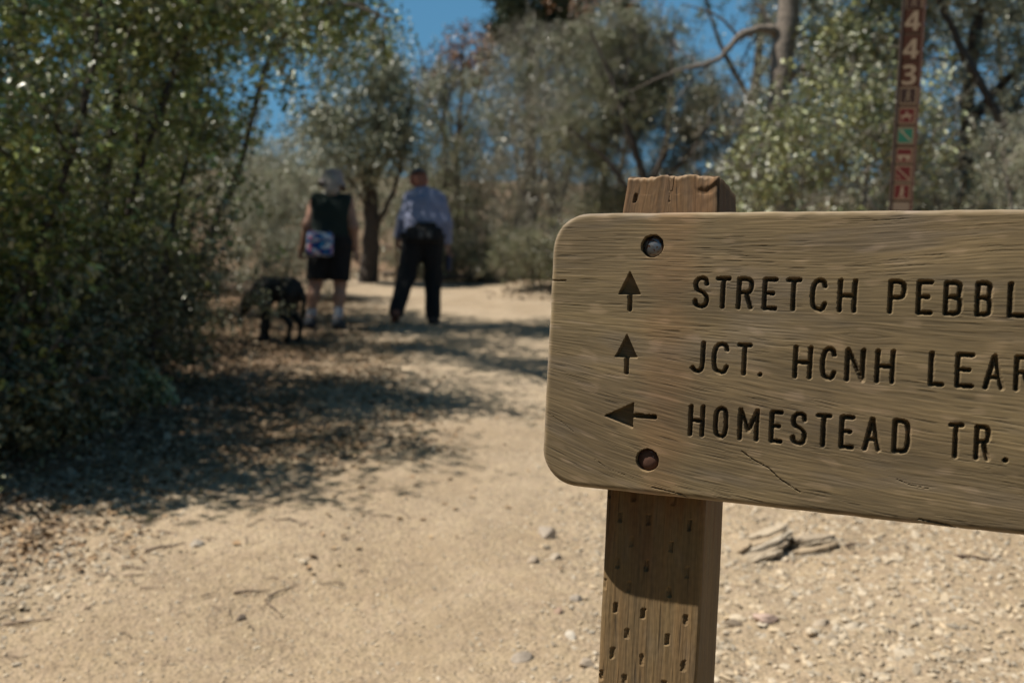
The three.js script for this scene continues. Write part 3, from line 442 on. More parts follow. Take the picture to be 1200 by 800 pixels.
// fallen leaves under the shrubs
const deadLeaf = sprig(21, 1, 0.01, 0.3);
scatter('leaf_litter', 'dry brown leaves lying under the shrubs', [deadLeaf], new THREE.MeshStandardMaterial({ color: col(1, 1, 1), roughness: 0.85, side: THREE.DoubleSide }), 90000, (R) => {
  const z = -2.8 - 10 * Math.pow(R(), 1.2), edge = trailLeft(z), x = edge + 1.7 - 4.2 * R(), w = smooth(edge + 1.3 * smooth(-z, 3.3, 4.6) + 0.3 - x, 0, 1.2);
  if (R() > w * (0.55 + 0.9 * N3(x * 1.5, 3, z * 1.5)) + 0.006) return null;
  const s = 0.024 * (0.6 + 0.8 * R()), t = 0.6 + 0.7 * R(), k = R();
  return { at: [x, sh(x, z) + 0.004 + 0.006 * R(), z], turn: [(R() - 0.5) * 0.9, R() * 6.3, (R() - 0.5) * 0.9], scale: [s, s, s], color: col(t * lerp(0.24, 0.34, k), t * lerp(0.145, 0.245, k), t * lerp(0.075, 0.145, k)) };
}, 31);
scatter('leaf_litter', 'dry leaves and twigs on the slope behind the trail', [deadLeaf], new THREE.MeshStandardMaterial({ color: col(1, 1, 1), roughness: 0.85, side: THREE.DoubleSide }), 9000, (R) => {
  const z = -13.5 - 6 * R(), x = -5 + 9 * R();
  if (R() > smooth(-z, 15.5, 17.5) + smooth(x, -0.6, 0.3)) return null;
  const s = 0.05 * (0.6 + 0.8 * R()), t = 0.6 + 0.7 * R(), k = R();
  return { at: [x, sh(x, z) + 0.012, z], turn: [(R() - 0.5) * 0.9, R() * 6.3, (R() - 0.5) * 0.9], scale: [s, s, s], color: col(t * lerp(0.20, 0.30, k), t * lerp(0.14, 0.24, k), t * lerp(0.09, 0.16, k)) };
}, 32);
{
  const stick = new Tubes(), k = curve([V(-0.5, 0, 0), V(-0.15, 0.04, 0.05), V(0.2, 0.01, -0.04), V(0.5, 0.05, 0.02)], 6); stick.tube(k, k.map((_, i) => 0.03 * (1 - i / 9)), 4);
  scatter('twig_litter', 'small broken twigs lying under the shrubs and along the path', [stick.geo()], mat(1, 1, 1, 0.9), 5200, (R) => {
    const z = -2.2 - 9 * Math.pow(R(), 1.3), edge = trailLeft(z), x = edge + 2.6 - 5 * R(), w = smooth(edge + 1.2 - x, 0, 1.4);
    if (R() > w + 0.004) return null;
    const L = 0.03 + 0.12 * R() * R(), t = 0.6 + 0.7 * R();
    return { at: [x, sh(x, z) + 0.004, z], turn: [0.1 * R(), R() * 6.3, 0.15 * (R() - 0.5)], scale: [L, L * (0.7 + R()), L * 0.9], color: col(0.24 * t, 0.18 * t, 0.13 * t) };
  }, 33);
}
// dead branches on the ground
for (const [x, z, turn, len, r, label, seed] of [[-0.75, -16.2, 0.15, 1.5, 0.05, 'dark fallen branch on the ground behind the man', 3], [-1.9, -17.2, -0.2, 1.3, 0.04, 'thin fallen branch below the dark oak trunk', 4]]) {
  const R = rngOf(seed), g = gaussOf(R), b = thing('fallen_branch', label, 'branch', [x, sh(x, z) + r, z]); b.rotation.y = turn;
  const T = new Tubes(), main = curve([V(-len / 2, 0.02, 0), V(-len / 6, 0.07, 0.05), V(len / 5, 0.04, -0.04), V(len / 2, 0.1, 0.05)], 12);
  T.tube(main, main.map((_, k) => r * (1 - k / 14)), 7);
  const t2 = new Tubes();
  for (let k = 2; k < 12; k += 2) { const a = main[k], e = a.clone().add(V(0.25 + 0.1 * g(), 0.16 + 0.1 * g(), 0.2 * g())); const pts = curve([a, a.clone().lerp(e, 0.5).add(V(0, 0.04, 0)), e], 4); t2.tube(pts, [r * 0.35, r * 0.3, r * 0.22, r * 0.15, r * 0.07], 5); }
  part('limb', T.geo(), BARK.dark, b); part('side_branches', t2.geo(), BARK.dark, b).userData.kind = 'stuff';
}

// ---------------------------------------------------------------- bodies
// surface nets over a distance field
function net(field, lo, hi, h) {
  const n = [0, 1, 2].map((k) => Math.ceil((hi[k] - lo[k]) / h) + 1), F = new Float32Array(n[0] * n[1] * n[2]), at = (i, j, k) => (k * n[1] + j) * n[0] + i;
  for (let k = 0; k < n[2]; k++) for (let j = 0; j < n[1]; j++) for (let i = 0; i < n[0]; i++) F[at(i, j, k)] = field(lo[0] + i * h, lo[1] + j * h, lo[2] + k * h);
  const cell = new Int32Array(F.length).fill(-1), p = [], I = [];
  for (let k = 0; k + 1 < n[2]; k++) for (let j = 0; j + 1 < n[1]; j++) for (let i = 0; i + 1 < n[0]; i++) {
    let c = 0, x = 0, y = 0, z = 0;
    const v = (a, b, d) => F[at(i + a, j + b, k + d)];
    const edge = (a, b) => { const s = v(...a), t = v(...b); if ((s < 0) !== (t < 0)) { const w = s / (s - t); x += a[0] + (b[0] - a[0]) * w; y += a[1] + (b[1] - a[1]) * w; z += a[2] + (b[2] - a[2]) * w; c++; } };
    let m = 0; for (let q = 0; q < 8; q++) if (v(q & 1, (q >> 1) & 1, q >> 2) < 0) m++;
    if (m === 0 || m === 8) continue;
    for (let a = 0; a < 2; a++) for (let b = 0; b < 2; b++) { edge([0, a, b], [1, a, b]); edge([a, 0, b], [a, 1, b]); edge([a, b, 0], [a, b, 1]); }
    cell[at(i, j, k)] = p.length / 3; p.push(lo[0] + (i + x / c) * h, lo[1] + (j + y / c) * h, lo[2] + (k + z / c) * h);
  }
  const quad = (a, b, c, d, flip) => { if (Math.min(a, b, c, d) < 0) return; flip ? I.push(a, c, b, a, d, c) : I.push(a, b, c, a, c, d); };
  for (let k = 1; k + 1 < n[2]; k++) for (let j = 1; j + 1 < n[1]; j++) for (let i = 1; i + 1 < n[0]; i++) {
    const s = F[at(i, j, k)] < 0;
    if (s !== F[at(i + 1, j, k)] < 0) quad(cell[at(i, j - 1, k - 1)], cell[at(i, j, k - 1)], cell[at(i, j, k)], cell[at(i, j - 1, k)], !s);
    if (s !== F[at(i, j + 1, k)] < 0) quad(cell[at(i - 1, j, k - 1)], cell[at(i - 1, j, k)], cell[at(i, j, k)], cell[at(i, j, k - 1)], !s);
    if (s !== F[at(i, j, k + 1)] < 0) quad(cell[at(i - 1, j - 1, k)], cell[at(i, j - 1, k)], cell[at(i, j, k)], cell[at(i - 1, j, k)], !s);
  }
  const g = new THREE.BufferGeometry(); g.setAttribute('position', new THREE.Float32BufferAttribute(p, 3)); g.setIndex(I); g.computeVertexNormals();
  const uv = new Float32Array(p.length / 3 * 2); for (let q = 0; q < p.length / 3; q++) { uv[q * 2] = p[q * 3] * 4 + p[q * 3 + 2] * 3; uv[q * 2 + 1] = p[q * 3 + 1] * 4; }
  g.setAttribute('uv', new THREE.BufferAttribute(uv, 2)); return g;
}
// bones: [ax, ay, az, ra, bx, by, bz, rb]; squash > 1 flattens front to back
const bone = (a, ra, b, rb) => [...a, ra, ...b, rb];
function dist(b, x, y, z) {
  const dx = b[4] - b[0], dy = b[5] - b[1], dz = b[6] - b[2], L = dx * dx + dy * dy + dz * dz || 1e-9, t = clamp(((x - b[0]) * dx + (y - b[1]) * dy + (z - b[2]) * dz) / L);
  return Math.hypot(x - b[0] - t * dx, y - b[1] - t * dy, z - b[2] - t * dz) - b[3] - t * (b[7] - b[3]);
}
const smin = (a, b, k) => { const h = Math.max(k - Math.abs(a - b), 0) / k; return Math.min(a, b) - h * h * k * 0.25; };
const field = (bones, k = 0.04, grow = 0) => (x, y, z) => { let d = 1; for (const b of bones) d = smin(d, dist(b, x, y, z), k); return d - grow; };
function bounds(bones, pad) { const lo = [9, 9, 9], hi = [-9, -9, -9]; for (const b of bones) for (const e of [0, 4]) for (let k = 0; k < 3; k++) { lo[k] = Math.min(lo[k], b[e + k] - b[e + 3] - pad); hi[k] = Math.max(hi[k], b[e + k] + b[e + 3] + pad); } return [lo, hi]; }
const wrap = (bones, h, k, grow = 0, cut = null) => { const f = field(bones, k, grow), [lo, hi] = bounds(bones, grow + 0.03); return net(cut ? (x, y, z) => Math.max(f(x, y, z), cut(x, y, z)) : f, lo, hi, h); };

// a hand hanging from wrist w along direction d; side = the thumb's direction; curl 0..1
function handGeo(w, d, side, curl) {
  const D = V(...d).normalize(), S = V(...side).addScaledVector(D, -V(...side).dot(D)).normalize(), Nn = V().crossVectors(D, S), at = (a, b, c) => V(...w).addScaledVector(D, a).addScaledVector(S, b).addScaledVector(Nn, c).toArray(), bones = [];
  for (const s of [-0.028, -0.01, 0.01, 0.026]) bones.push(bone(at(-0.02, s * 0.5, 0), 0.022, at(0.085, s, 0), 0.0125));
  [[-0.031, 0.062], [-0.0105, 0.075], [0.0105, 0.08], [0.031, 0.07]].forEach(([s, L]) => {
    let a = 0.085, c = 0, t = 0.25 + curl * 0.7, p = at(a, s, c);
    [0.45, 0.32, 0.23].forEach((f, i) => { a += Math.cos(t) * L * f; c += Math.sin(t) * L * f; const q = at(a, s * 1.05, c); bones.push(bone(p, 0.009 - i * 0.0007, q, 0.0083 - i * 0.0007)); p = q; t += curl * 0.9; });
  });
  const th = [at(0.015, 0.03, 0.004), at(0.05, 0.052, 0.02 + 0.01 * curl), at(0.078, 0.05 - 0.02 * curl, 0.028 + 0.02 * curl)];
  bones.push(bone(th[0], 0.014, th[1], 0.0105), bone(th[1], 0.0105, th[2], 0.0085));
  return wrap(bones, 0.004, 0.008);
}
// a head centred at c, looking along -z and turned
function headBones() {
  return { skull: [bone([0, 0.035, 0.012], 0.086, [0, 0.03, -0.012], 0.083), bone([0, -0.02, -0.03], 0.066, [0, -0.075, -0.052], 0.036), bone([-0.03, -0.02, -0.035], 0.045, [-0.022, -0.07, -0.045], 0.03), bone([0.03, -0.02, -0.035], 0.045, [0.022, -0.07, -0.045], 0.03), bone([0, 0.01, -0.088], 0.010, [0, -0.022, -0.108], 0.014), bone([-0.03, 0.025, -0.078], 0.012, [0.03, 0.025, -0.078], 0.012), bone([-0.018, -0.058, -0.082], 0.008, [0.018, -0.058, -0.082], 0.008), bone([0.082, 0.015, 0.012], 0.014, [0.08, -0.02, 0.006], 0.011), bone([-0.082, 0.015, 0.012], 0.014, [-0.08, -0.02, 0.006], 0.011), bone([0, -0.05, 0.02], 0.058, [0, -0.12, 0.03], 0.055)] };
}
function headGeo(c, turn) { const g = wrap(headBones().skull, 0.006, 0.022); g.applyMatrix4(new THREE.Matrix4().makeRotationFromEuler(new THREE.Euler(turn[0], turn[1], turn[2], 'YXZ'))); g.translate(...c); return g; }
const bodyOf = (list) => { const g = mergeGeometries(list); return g; };
const clothTex = tex(256, 256, (u, v) => 0.84 + 0.1 * tile(u, v, 6, 2) + 0.12 * tile(u, v, 40, 3) + 0.06 * tile(u, v, 100, 3));
const cloth = (r, g, b, rough = 0.95) => mat(r, g, b, rough, { map: clothTex, bumpMap: clothTex, bumpScale: 0.003 });
const SKIN = mat(0.34, 0.185, 0.125, 0.6), eyeMat = mat(0.05, 0.035, 0.03, 0.3);
function eyes(c, turn, parent) { for (const s of [-1, 1]) { const e = part('eye', new THREE.SphereGeometry(0.011, 10, 8), eyeMat, parent), v = V(s * 0.031, 0.004, -0.083).applyEuler(new THREE.Euler(turn[0], turn[1], turn[2], 'YXZ')); e.position.set(c[0] + v.x, c[1] + v.y, c[2] + v.z); } }
// folds: cloth fields get slightly uneven
const fold = (f, amp, s) => (x, y, z) => f(x, y, z) + amp * N3(x * 16 + s, y * 9, z * 16);

// ---- the woman in a sun hat
{
  const x0 = -1.88, z0 = -9.1, g = thing('person', 'person in pale sun hat, dark sleeveless top and black shorts, walking away beside the dog', 'person', [x0, sh(x0, z0) + 0.005, z0]);
  const hip = [[-0.09, 0.84, 0], [0.09, 0.84, 0]], knee = [[-0.14, 0.45, -0.02], [0.11, 0.46, -0.03]], ank = [[-0.165, 0.09, 0.03], [0.115, 0.09, 0.06]], toe = [[-0.18, 0.035, -0.10], [0.13, 0.035, -0.07]];
  const sL = [-0.165, 1.29, 0], eL = [-0.235, 1.04, 0.04], wL = [-0.295, 0.82, -0.06], sR = [0.175, 1.29, 0], eR = [0.245, 1.03, 0.05], wR = [0.255, 0.80, -0.02];
  const torso = [bone([-0.085, 0.88, 0], 0.125, [0.085, 0.88, 0], 0.125), bone([-0.06, 1.02, 0.005], 0.125, [0.06, 1.02, 0.005], 0.125), bone([-0.075, 1.17, 0.0], 0.12, [0.075, 1.17, 0.0], 0.12), bone([-0.12, 1.28, 0.005], 0.075, [0.12, 1.28, 0.005], 0.075), bone([0, 0.88, 0], 0.14, [0, 1.2, 0], 0.12)];
  const legs = [0, 1].map((k) => [bone(hip[k], 0.10, knee[k], 0.062), bone(knee[k], 0.058, [lerp(knee[k][0], ank[k][0], 0.35), 0.33, knee[k][2] + 0.03], 0.058), bone([lerp(knee[k][0], ank[k][0], 0.35), 0.33, knee[k][2] + 0.03], 0.058, ank[k], 0.036), bone(ank[k], 0.036, toe[k], 0.03)]).flat();
  const arms = [bone(sL, 0.052, eL, 0.042), bone(eL, 0.041, wL, 0.028), bone(sR, 0.052, eR, 0.042), bone(eR, 0.041, wR, 0.028)];
  const neck = [bone([0, 1.30, 0], 0.06, [0.0, 1.42, -0.02], 0.052)], hc = [0.0, 1.475, -0.035], ht = [-0.12, 0.05, 0];
  const body = part('body', bodyOf([wrap([...torso, ...legs, ...arms, ...neck], 0.012, 0.05), handGeo(wL, [-0.3, -0.9, -0.3], [0.2, 0, -1], 0.75), handGeo(wR, [0.05, -1, -0.05], [0, 0, -1], 0.45), headGeo(hc, ht)]), SKIN, g);
  eyes(hc, ht, g);
  const ft = fold(field([...torso, bone([-0.15, 1.29, 0], 0.055, [-0.14, 1.27, 0], 0.055), bone([0.15, 1.29, 0], 0.055, [0.14, 1.27, 0], 0.055)], 0.06, 0.016), 0.006, 3);
  part('sleeveless_top', net((x, y, z) => Math.max(ft(x, y, z), 0.93 - y, y - 1.37, Math.abs(x) - 0.205), [-0.3, 0.9, -0.25], [0.3, 1.42, 0.25], 0.012), cloth(0.014, 0.026, 0.022), g);
  const fs = fold(field([...torso.slice(0, 2), ...[0, 1].map((k) => bone(hip[k], 0.115, [lerp(hip[k][0], knee[k][0], 0.8), 0.52, 0], 0.088))], 0.05, 0.018), 0.008, 9);
  part('shorts', net((x, y, z) => Math.max(fs(x, y, z), 0.49 - y + 0.01 * N3(x * 14, 0, z * 14), y - 1.0), [-0.36, 0.44, -0.28], [0.36, 1.06, 0.28], 0.012), cloth(0.010, 0.010, 0.012), g);
  for (const k of [0, 1]) {
    part('sock', wrap([bone(ank[k], 0.040, [lerp(ank[k][0], knee[k][0], 0.25), 0.19, lerp(ank[k][2], knee[k][2], 0.25)], 0.046)], 0.01, 0.02, 0.004), cloth(0.42, 0.44, 0.50), g);
    const s = [bone([ank[k][0], 0.055, ank[k][2] + 0.02], 0.046, [toe[k][0], 0.042, toe[k][2]], 0.042), bone(ank[k], 0.044, [ank[k][0], 0.05, ank[k][2] + 0.02], 0.05)];
    const f = field(s, 0.03, 0.006); part('shoe', net((x, y, z) => Math.max(f(x, y, z), -y), [ank[k][0] - 0.1, -0.02, toe[k][2] - 0.08], [ank[k][0] + 0.12, 0.16, ank[k][2] + 0.1], 0.009), cloth(0.035, 0.042, 0.055), g);
  }
  part('hair', wrap([bone([0, 1.47, 0.03], 0.075, [0.01, 1.40, 0.05], 0.062)], 0.01, 0.03, 0.012), mat(0.33, 0.29, 0.26, 0.9), g);
  const hat = new THREE.LatheGeometry([[0.0, 0.112], [0.055, 0.108], [0.088, 0.09], [0.102, 0.055], [0.106, 0.0], [0.125, -0.03], [0.146, -0.055], [0.148, -0.052], [0.127, -0.022], [0.110, 0.006]].map(([a, b]) => new THREE.Vector2(a, b)), 28);
  const hp = hat.attributes.position; for (let i = 0; i < hp.count; i++) { const X = hp.getX(i), Z = hp.getZ(i), r = Math.hypot(X, Z); if (r > 0.11) hp.setY(i, hp.getY(i) - (r - 0.11) * 0.5 * (X > 0 ? 1.2 : 0.4) + 0.01 * Math.sin(Math.atan2(Z, X) * 3)); } hat.computeVertexNormals();
  const h = part('sun_hat', hat, cloth(0.36, 0.31, 0.30), g); h.position.set(hc[0], hc[1] + 0.035, hc[2] + 0.005); h.rotation.set(-0.1, 0, -0.06);
  h.material.side = THREE.DoubleSide;
  // her waist pack
  const w = thing('waist_pack', 'blue, white and pink patterned waist pack on the person in black shorts', 'bag', [x0 - 0.06, g.position.y + 0.72, z0 + 0.165]);
  const print = tex(128, 128, (u, v) => { const a = tile(u, v, 3, 1) + 0.4 * tile(u, v, 7, 4), b = tile(u, v, 4, 8); return a > 0.12 ? [0.85, 0.88, 0.92] : b > 0.33 ? [0.85, 0.5, 0.58] : b < -0.25 ? [0.25, 0.62, 0.82] : [0.12, 0.26, 0.55]; }, true);
  const pk = part('pouch', new RoundedBoxGeometry(0.26, 0.24, 0.10, 5, 0.045), mat(1, 1, 1, 0.8, { map: print }), w); pk.position.set(0, 0.12, 0.03);
  const fl = part('flap', new RoundedBoxGeometry(0.23, 0.09, 0.02, 3, 0.009), mat(1, 1, 1, 0.8, { map: print }), w); fl.position.set(0, 0.19, 0.083); fl.rotation.x = -0.12;
  const T = new Tubes(), ring = []; for (let k = 0; k <= 32; k++) { const a = k / 32 * 6.2832; ring.push(V(0.06 + 0.225 * Math.cos(a), 0.19 + 0.012 * Math.sin(a * 2), -0.165 + 0.172 * Math.sin(a))); }
  T.tube(ring, ring.map(() => 0.012), 6); part('belt', T.geo(), cloth(0.02, 0.02, 0.025), w);
}
// ---- the man with a stick
{
  const x0 = -1.02, z0 = -9.85, g = thing('person', 'person in lavender shirt, dark cap and black trousers, striding with a walking stick', 'person', [x0, sh(x0, z0) + 0.005, z0]);
  const hip = [[-0.10, 0.90, 0], [0.10, 0.90, 0]], knee = [[-0.165, 0.50, 0.02], [0.125, 0.50, -0.08]], ank = [[-0.235, 0.15, 0.22], [0.135, 0.085, -0.06]], toe = [[-0.265, 0.04, 0.07], [0.15, 0.035, -0.22]];
  const sL = [-0.165, 1.37, -0.09], eL = [-0.225, 1.13, -0.03], wL = [-0.29, 0.92, -0.13], sR = [0.165, 1.365, -0.09], eR = [0.24, 1.10, -0.02], wR = [0.265, 0.86, -0.08];
  const torso = [bone([-0.085, 0.95, 0], 0.125, [0.085, 0.95, 0], 0.125), bone([-0.08, 1.10, -0.02], 0.13, [0.08, 1.10, -0.02], 0.13), bone([-0.075, 1.25, -0.07], 0.122, [0.075, 1.25, -0.07], 0.122), bone([-0.085, 1.385, -0.10], 0.085, [0.08, 1.385, -0.10], 0.085), bone([-0.05, 1.43, -0.11], 0.065, [0.03, 1.43, -0.11], 0.065), bone([0, 0.95, 0], 0.13, [0, 1.3, -0.08], 0.13)];
  const legs = [0, 1].map((k) => [bone(hip[k], 0.10, knee[k], 0.062), bone(knee[k], 0.06, ank[k], 0.04), bone(ank[k], 0.038, toe[k], 0.03)]).flat();
  const arms = [bone(sL, 0.056, eL, 0.045), bone(eL, 0.043, wL, 0.03), bone(sR, 0.056, eR, 0.045), bone(eR, 0.043, wR, 0.03)];
  const hc = [-0.085, 1.595, -0.19], ht = [-0.35, 0.1, 0.12], neck = [bone([-0.03, 1.40, -0.10], 0.065, [-0.07, 1.52, -0.16], 0.058)];
  part('body', bodyOf([wrap([...torso, ...legs, ...arms, ...neck], 0.012, 0.05), handGeo(wL, [-0.05, -0.8, -0.45], [0.1, 0.5, -1], 0.95), handGeo(wR, [0, -1, -0.05], [0, 0, -1], 0.9), headGeo(hc, ht)]), SKIN, g);
  eyes(hc, ht, g);
  const up = (s, e, w) => [bone(s, 0.060, e, 0.052), bone(e, 0.053, [lerp(e[0], w[0], 0.75), lerp(e[1], w[1], 0.75), lerp(e[2], w[2], 0.75)], 0.042)];
  const f = fold(field([...torso, ...up(sL, eL, wL), ...up(sR, eR, wR)], 0.045, 0.018), 0.009, 5);
  part('shirt', net((x, y, z) => Math.max(f(x, y, z), (Math.abs(x) < 0.21 ? 0.90 : 0.0) - y, y - 1.49), [-0.42, 0.85, -0.32], [0.42, 1.55, 0.24], 0.012), cloth(0.27, 0.29, 0.42), g);
  part('collar', wrap([bone([-0.09, 1.47, -0.10], 0.03, [0.02, 1.475, -0.07], 0.03), bone([0.02, 1.475, -0.07], 0.03, [0.045, 1.47, -0.15], 0.028)], 0.01, 0.02, 0.004), cloth(0.27, 0.29, 0.42), g);
  const ft = fold(field([torso[0], bone([0, 0.93, 0], 0.13, [0, 0.98, 0], 0.13), ...[0, 1].flatMap((k) => [bone(hip[k], 0.118, knee[k], 0.082), bone(knee[k], 0.082, [ank[k][0], ank[k][1] - 0.03, ank[k][2]], 0.07)])], 0.05, 0.014), 0.01, 21);
  part('trousers', net((x, y, z) => Math.max(ft(x, y, z), 0.055 - y, y - 0.99), [-0.4, 0.02, -0.3], [0.4, 1.05, 0.4], 0.012), cloth(0.012, 0.012, 0.014), g);
  for (const k of [0, 1]) {
    const a = ank[k], t = toe[k], heel = [a[0], a[1] - 0.045, a[2] + 0.03], ff = field([bone(heel, 0.045, t, 0.042), bone(a, 0.05, heel, 0.048)], 0.03, 0.006), lo = [Math.min(a[0], t[0]) - 0.1, -0.02, t[2] - 0.08];
    part('shoe', net((x, y, z) => Math.max(ff(x, y, z), -y), lo, [lo[0] + 0.26, 0.27, a[2] + 0.12], 0.009), cloth(k ? 0.07 : 0.24, k ? 0.05 : 0.11, k ? 0.045 : 0.085), g);
  }
  part('hair', wrap([bone([-0.085, 1.585, -0.155], 0.08, [-0.065, 1.545, -0.135], 0.064), bone([-0.15, 1.585, -0.18], 0.03, [-0.02, 1.585, -0.17], 0.03)], 0.01, 0.04, 0.012), mat(0.30, 0.115, 0.07, 0.85), g);
  const cap = new Tubes(); const cg = new THREE.SphereGeometry(0.105, 24, 12, 0, 6.2832, 0, 1.5); cg.scale(0.98, 0.95, 1.10);
  const brim = new THREE.CylinderGeometry(0.085, 0.09, 0.008, 24); brim.scale(0.85, 1, 1.05); brim.translate(0, 0.0, -0.10);
  const cp = part('cap', mergeGeometries([cg, brim]), cloth(0.15, 0.135, 0.12), g); cp.position.set(hc[0] - 0.005, hc[1] + 0.03, hc[2] + 0.02); cp.rotation.set(-0.3, 0.1, 0.1); cp.material.side = THREE.DoubleSide;
  const w = thing('belt_pack', 'black belt pack with pale panels across the back of the person in the lavender shirt', 'bag', [x0 + 0.03, g.position.y + 0.86, z0 + 0.15]);
  const m = part('pack', new RoundedBoxGeometry(0.40, 0.17, 0.11, 5, 0.05), cloth(0.018, 0.018, 0.02), w); m.position.y = 0.10;
  const lid = part('lid', new RoundedBoxGeometry(0.24, 0.09, 0.09, 4, 0.04), cloth(0.013, 0.013, 0.015), w); lid.position.set(0.01, 0.19, -0.01);
  for (const [x, y] of [[-0.03, 0.09], [0.06, 0.10]]) { const q = part('panel', new RoundedBoxGeometry(0.05, 0.075, 0.012, 3, 0.005), cloth(0.12, 0.12, 0.12), w); q.position.set(x, y, 0.056); }
  const T = new Tubes(), ring = []; for (let k = 0; k <= 32; k++) { const a = k / 32 * 6.2832; ring.push(V(-0.03 + 0.245 * Math.cos(a), 0.10, -0.15 + 0.17 * Math.sin(a))); }
  T.tube(ring, ring.map(() => 0.018), 6); part('belt', T.geo(), cloth(0.015, 0.015, 0.016), w);
  const hx = x0 - 0.31, hz = z0 - 0.17, gy = sh(hx, hz), st = thing('walking_stick', 'thin brown walking stick in the left hand of the person in the cap', 'stick', [hx, gy, hz]);
  const S = new Tubes(), sp = curve([V(0.02, 0, 0), V(0.012, 0.35, 0.0), V(0.004, 0.7, 0), V(-0.005, g.position.y - gy + 0.96, 0.0)], 10);
  S.tube(sp, sp.map((_, k) => 0.012 + 0.0012 * Math.sin(k * 2.1)), 8); part('shaft', S.geo(), bark(0.42, 0.28, 0.17), st);
  const gr = part('grip', new THREE.CapsuleGeometry(0.016, 0.10, 4, 10), cloth(0.05, 0.04, 0.035), st); gr.position.set(-0.003, g.position.y - gy + 0.90, 0);
  const b = thing('bottle', 'small dark bottle in the right hand of the person in the lavender shirt', 'bottle', [x0 + 0.285, g.position.y + 0.58, z0 - 0.075]);
  part('flask', new THREE.LatheGeometry([[0, 0], [0.034, 0.002], [0.038, 0.02], [0.038, 0.15], [0.03, 0.175], [0.018, 0.185], [0.0, 0.186]].map(([a, c]) => new THREE.Vector2(a, c)), 20), mat(0.02, 0.02, 0.05, 0.45), b);
  const lidB = part('bottle_cap', new THREE.CylinderGeometry(0.019, 0.019, 0.03, 16), mat(0.02, 0.02, 0.022, 0.5), b); lidB.position.y = 0.199;
  const loop = part('strap', new THREE.TorusGeometry(0.03, 0.005, 6, 18), cloth(0.02, 0.02, 0.02), b); loop.position.y = 0.235;
}
// ---- the dog, head down
{
  const x0 = -2.14, z0 = -8.12, g = thing('dog', 'black long-legged dog sniffing the ground at the shrubs', 'dog', [x0, sh(x0, z0) + 0.0, z0]); g.rotation.y = -0.25; g.scale.set(0.82, 1.06, 0.95);
  const b = [bone([0.18, 0.47, 0], 0.105, [0.02, 0.455, 0], 0.112), bone([0.02, 0.455, 0], 0.105, [-0.16, 0.44, 0], 0.122), bone([-0.14, 0.40, 0], 0.112, [-0.2, 0.45, 0], 0.10), bone([-0.18, 0.46, 0], 0.092, [-0.34, 0.37, 0], 0.066), bone([-0.35, 0.355, 0], 0.078, [-0.385, 0.32, 0], 0.074), bone([-0.40, 0.28, 0], 0.05, [-0.455, 0.19, 0], 0.036), bone([0.2, 0.42, 0], 0.09, [0.16, 0.38, 0], 0.09)];
  for (const s of [-1, 1]) {
    const o = s * 0.02;
    b.push(bone([-0.16, 0.38, s * 0.06], 0.065, [-0.13 + o, 0.26, s * 0.07], 0.042), bone([-0.13 + o, 0.26, s * 0.07], 0.045, [-0.14 + o, 0.13, s * 0.072], 0.035), bone([-0.14 + o, 0.13, s * 0.072], 0.034, [-0.145 + o, 0.04, s * 0.072], 0.032), bone([-0.145 + o, 0.03, s * 0.072], 0.035, [-0.185 + o, 0.024, s * 0.072], 0.031));
    b.push(bone([0.18, 0.42, s * 0.06], 0.085, [0.12 - o, 0.28, s * 0.075], 0.055), bone([0.12 - o, 0.27, s * 0.075], 0.054, [0.235 - o, 0.165, s * 0.075], 0.036), bone([0.235 - o, 0.165, s * 0.075], 0.035, [0.215 - o, 0.04, s * 0.075], 0.031), bone([0.215 - o, 0.03, s * 0.075], 0.035, [0.175 - o, 0.024, s * 0.075], 0.031));
  }
  b.push(bone([0.26, 0.49, 0], 0.04, [0.325, 0.40, 0.01], 0.034), bone([0.325, 0.40, 0.01], 0.036, [0.335, 0.26, 0.02], 0.03), bone([0.335, 0.26, 0.02], 0.03, [0.31, 0.17, 0.02], 0.012));
  b.push(bone([-0.345, 0.415, 0.06], 0.016, [-0.365, 0.32, 0.092], 0.026), bone([-0.345, 0.415, -0.06], 0.016, [-0.365, 0.32, -0.092], 0.026));
  const f = field(b, 0.035), lo = [-0.54, -0.02, -0.2], hi = [0.42, 0.64, 0.2];
  const furTex = tex(256, 256, (u, v) => 0.7 + 0.35 * tile(u, v, 20, 4) + 0.25 * tile(u, v, 70, 3));
  part('body', net((x, y, z) => Math.max(f(x, y, z) + 0.010 + 0.002 * N3(x * 22, y * 12, z * 22) + 0.001 * N3(x * 60, y * 30, z * 60), -y), lo, hi, 0.009), mat(0.006, 0.0058, 0.0056, 0.75, { map: furTex, bumpMap: furTex, bumpScale: 0.003 }), g);
  const nose = part('nose', new THREE.SphereGeometry(0.02, 12, 10), mat(0.01, 0.01, 0.01, 0.35), g); nose.position.set(-0.474, 0.162, 0); nose.scale.set(0.9, 0.8, 1);
  for (const s of [-1, 1]) { const e = part('eye', new THREE.SphereGeometry(0.010, 10, 8), mat(0.02, 0.012, 0.008, 0.2), g); e.position.set(-0.445, 0.315, s * 0.045); }
  const T = new Tubes(), ring = []; for (let k = 0; k <= 24; k++) { const a = k / 24 * 6.2832; ring.push(V(-0.255 + 0.06 * Math.cos(a), 0.395 + 0.07 * Math.cos(a), 0.088 * Math.sin(a))); }
  T.tube(ring, ring.map(() => 0.009), 6); part('collar', T.geo(), cloth(0.03, 0.012, 0.012), g);
}

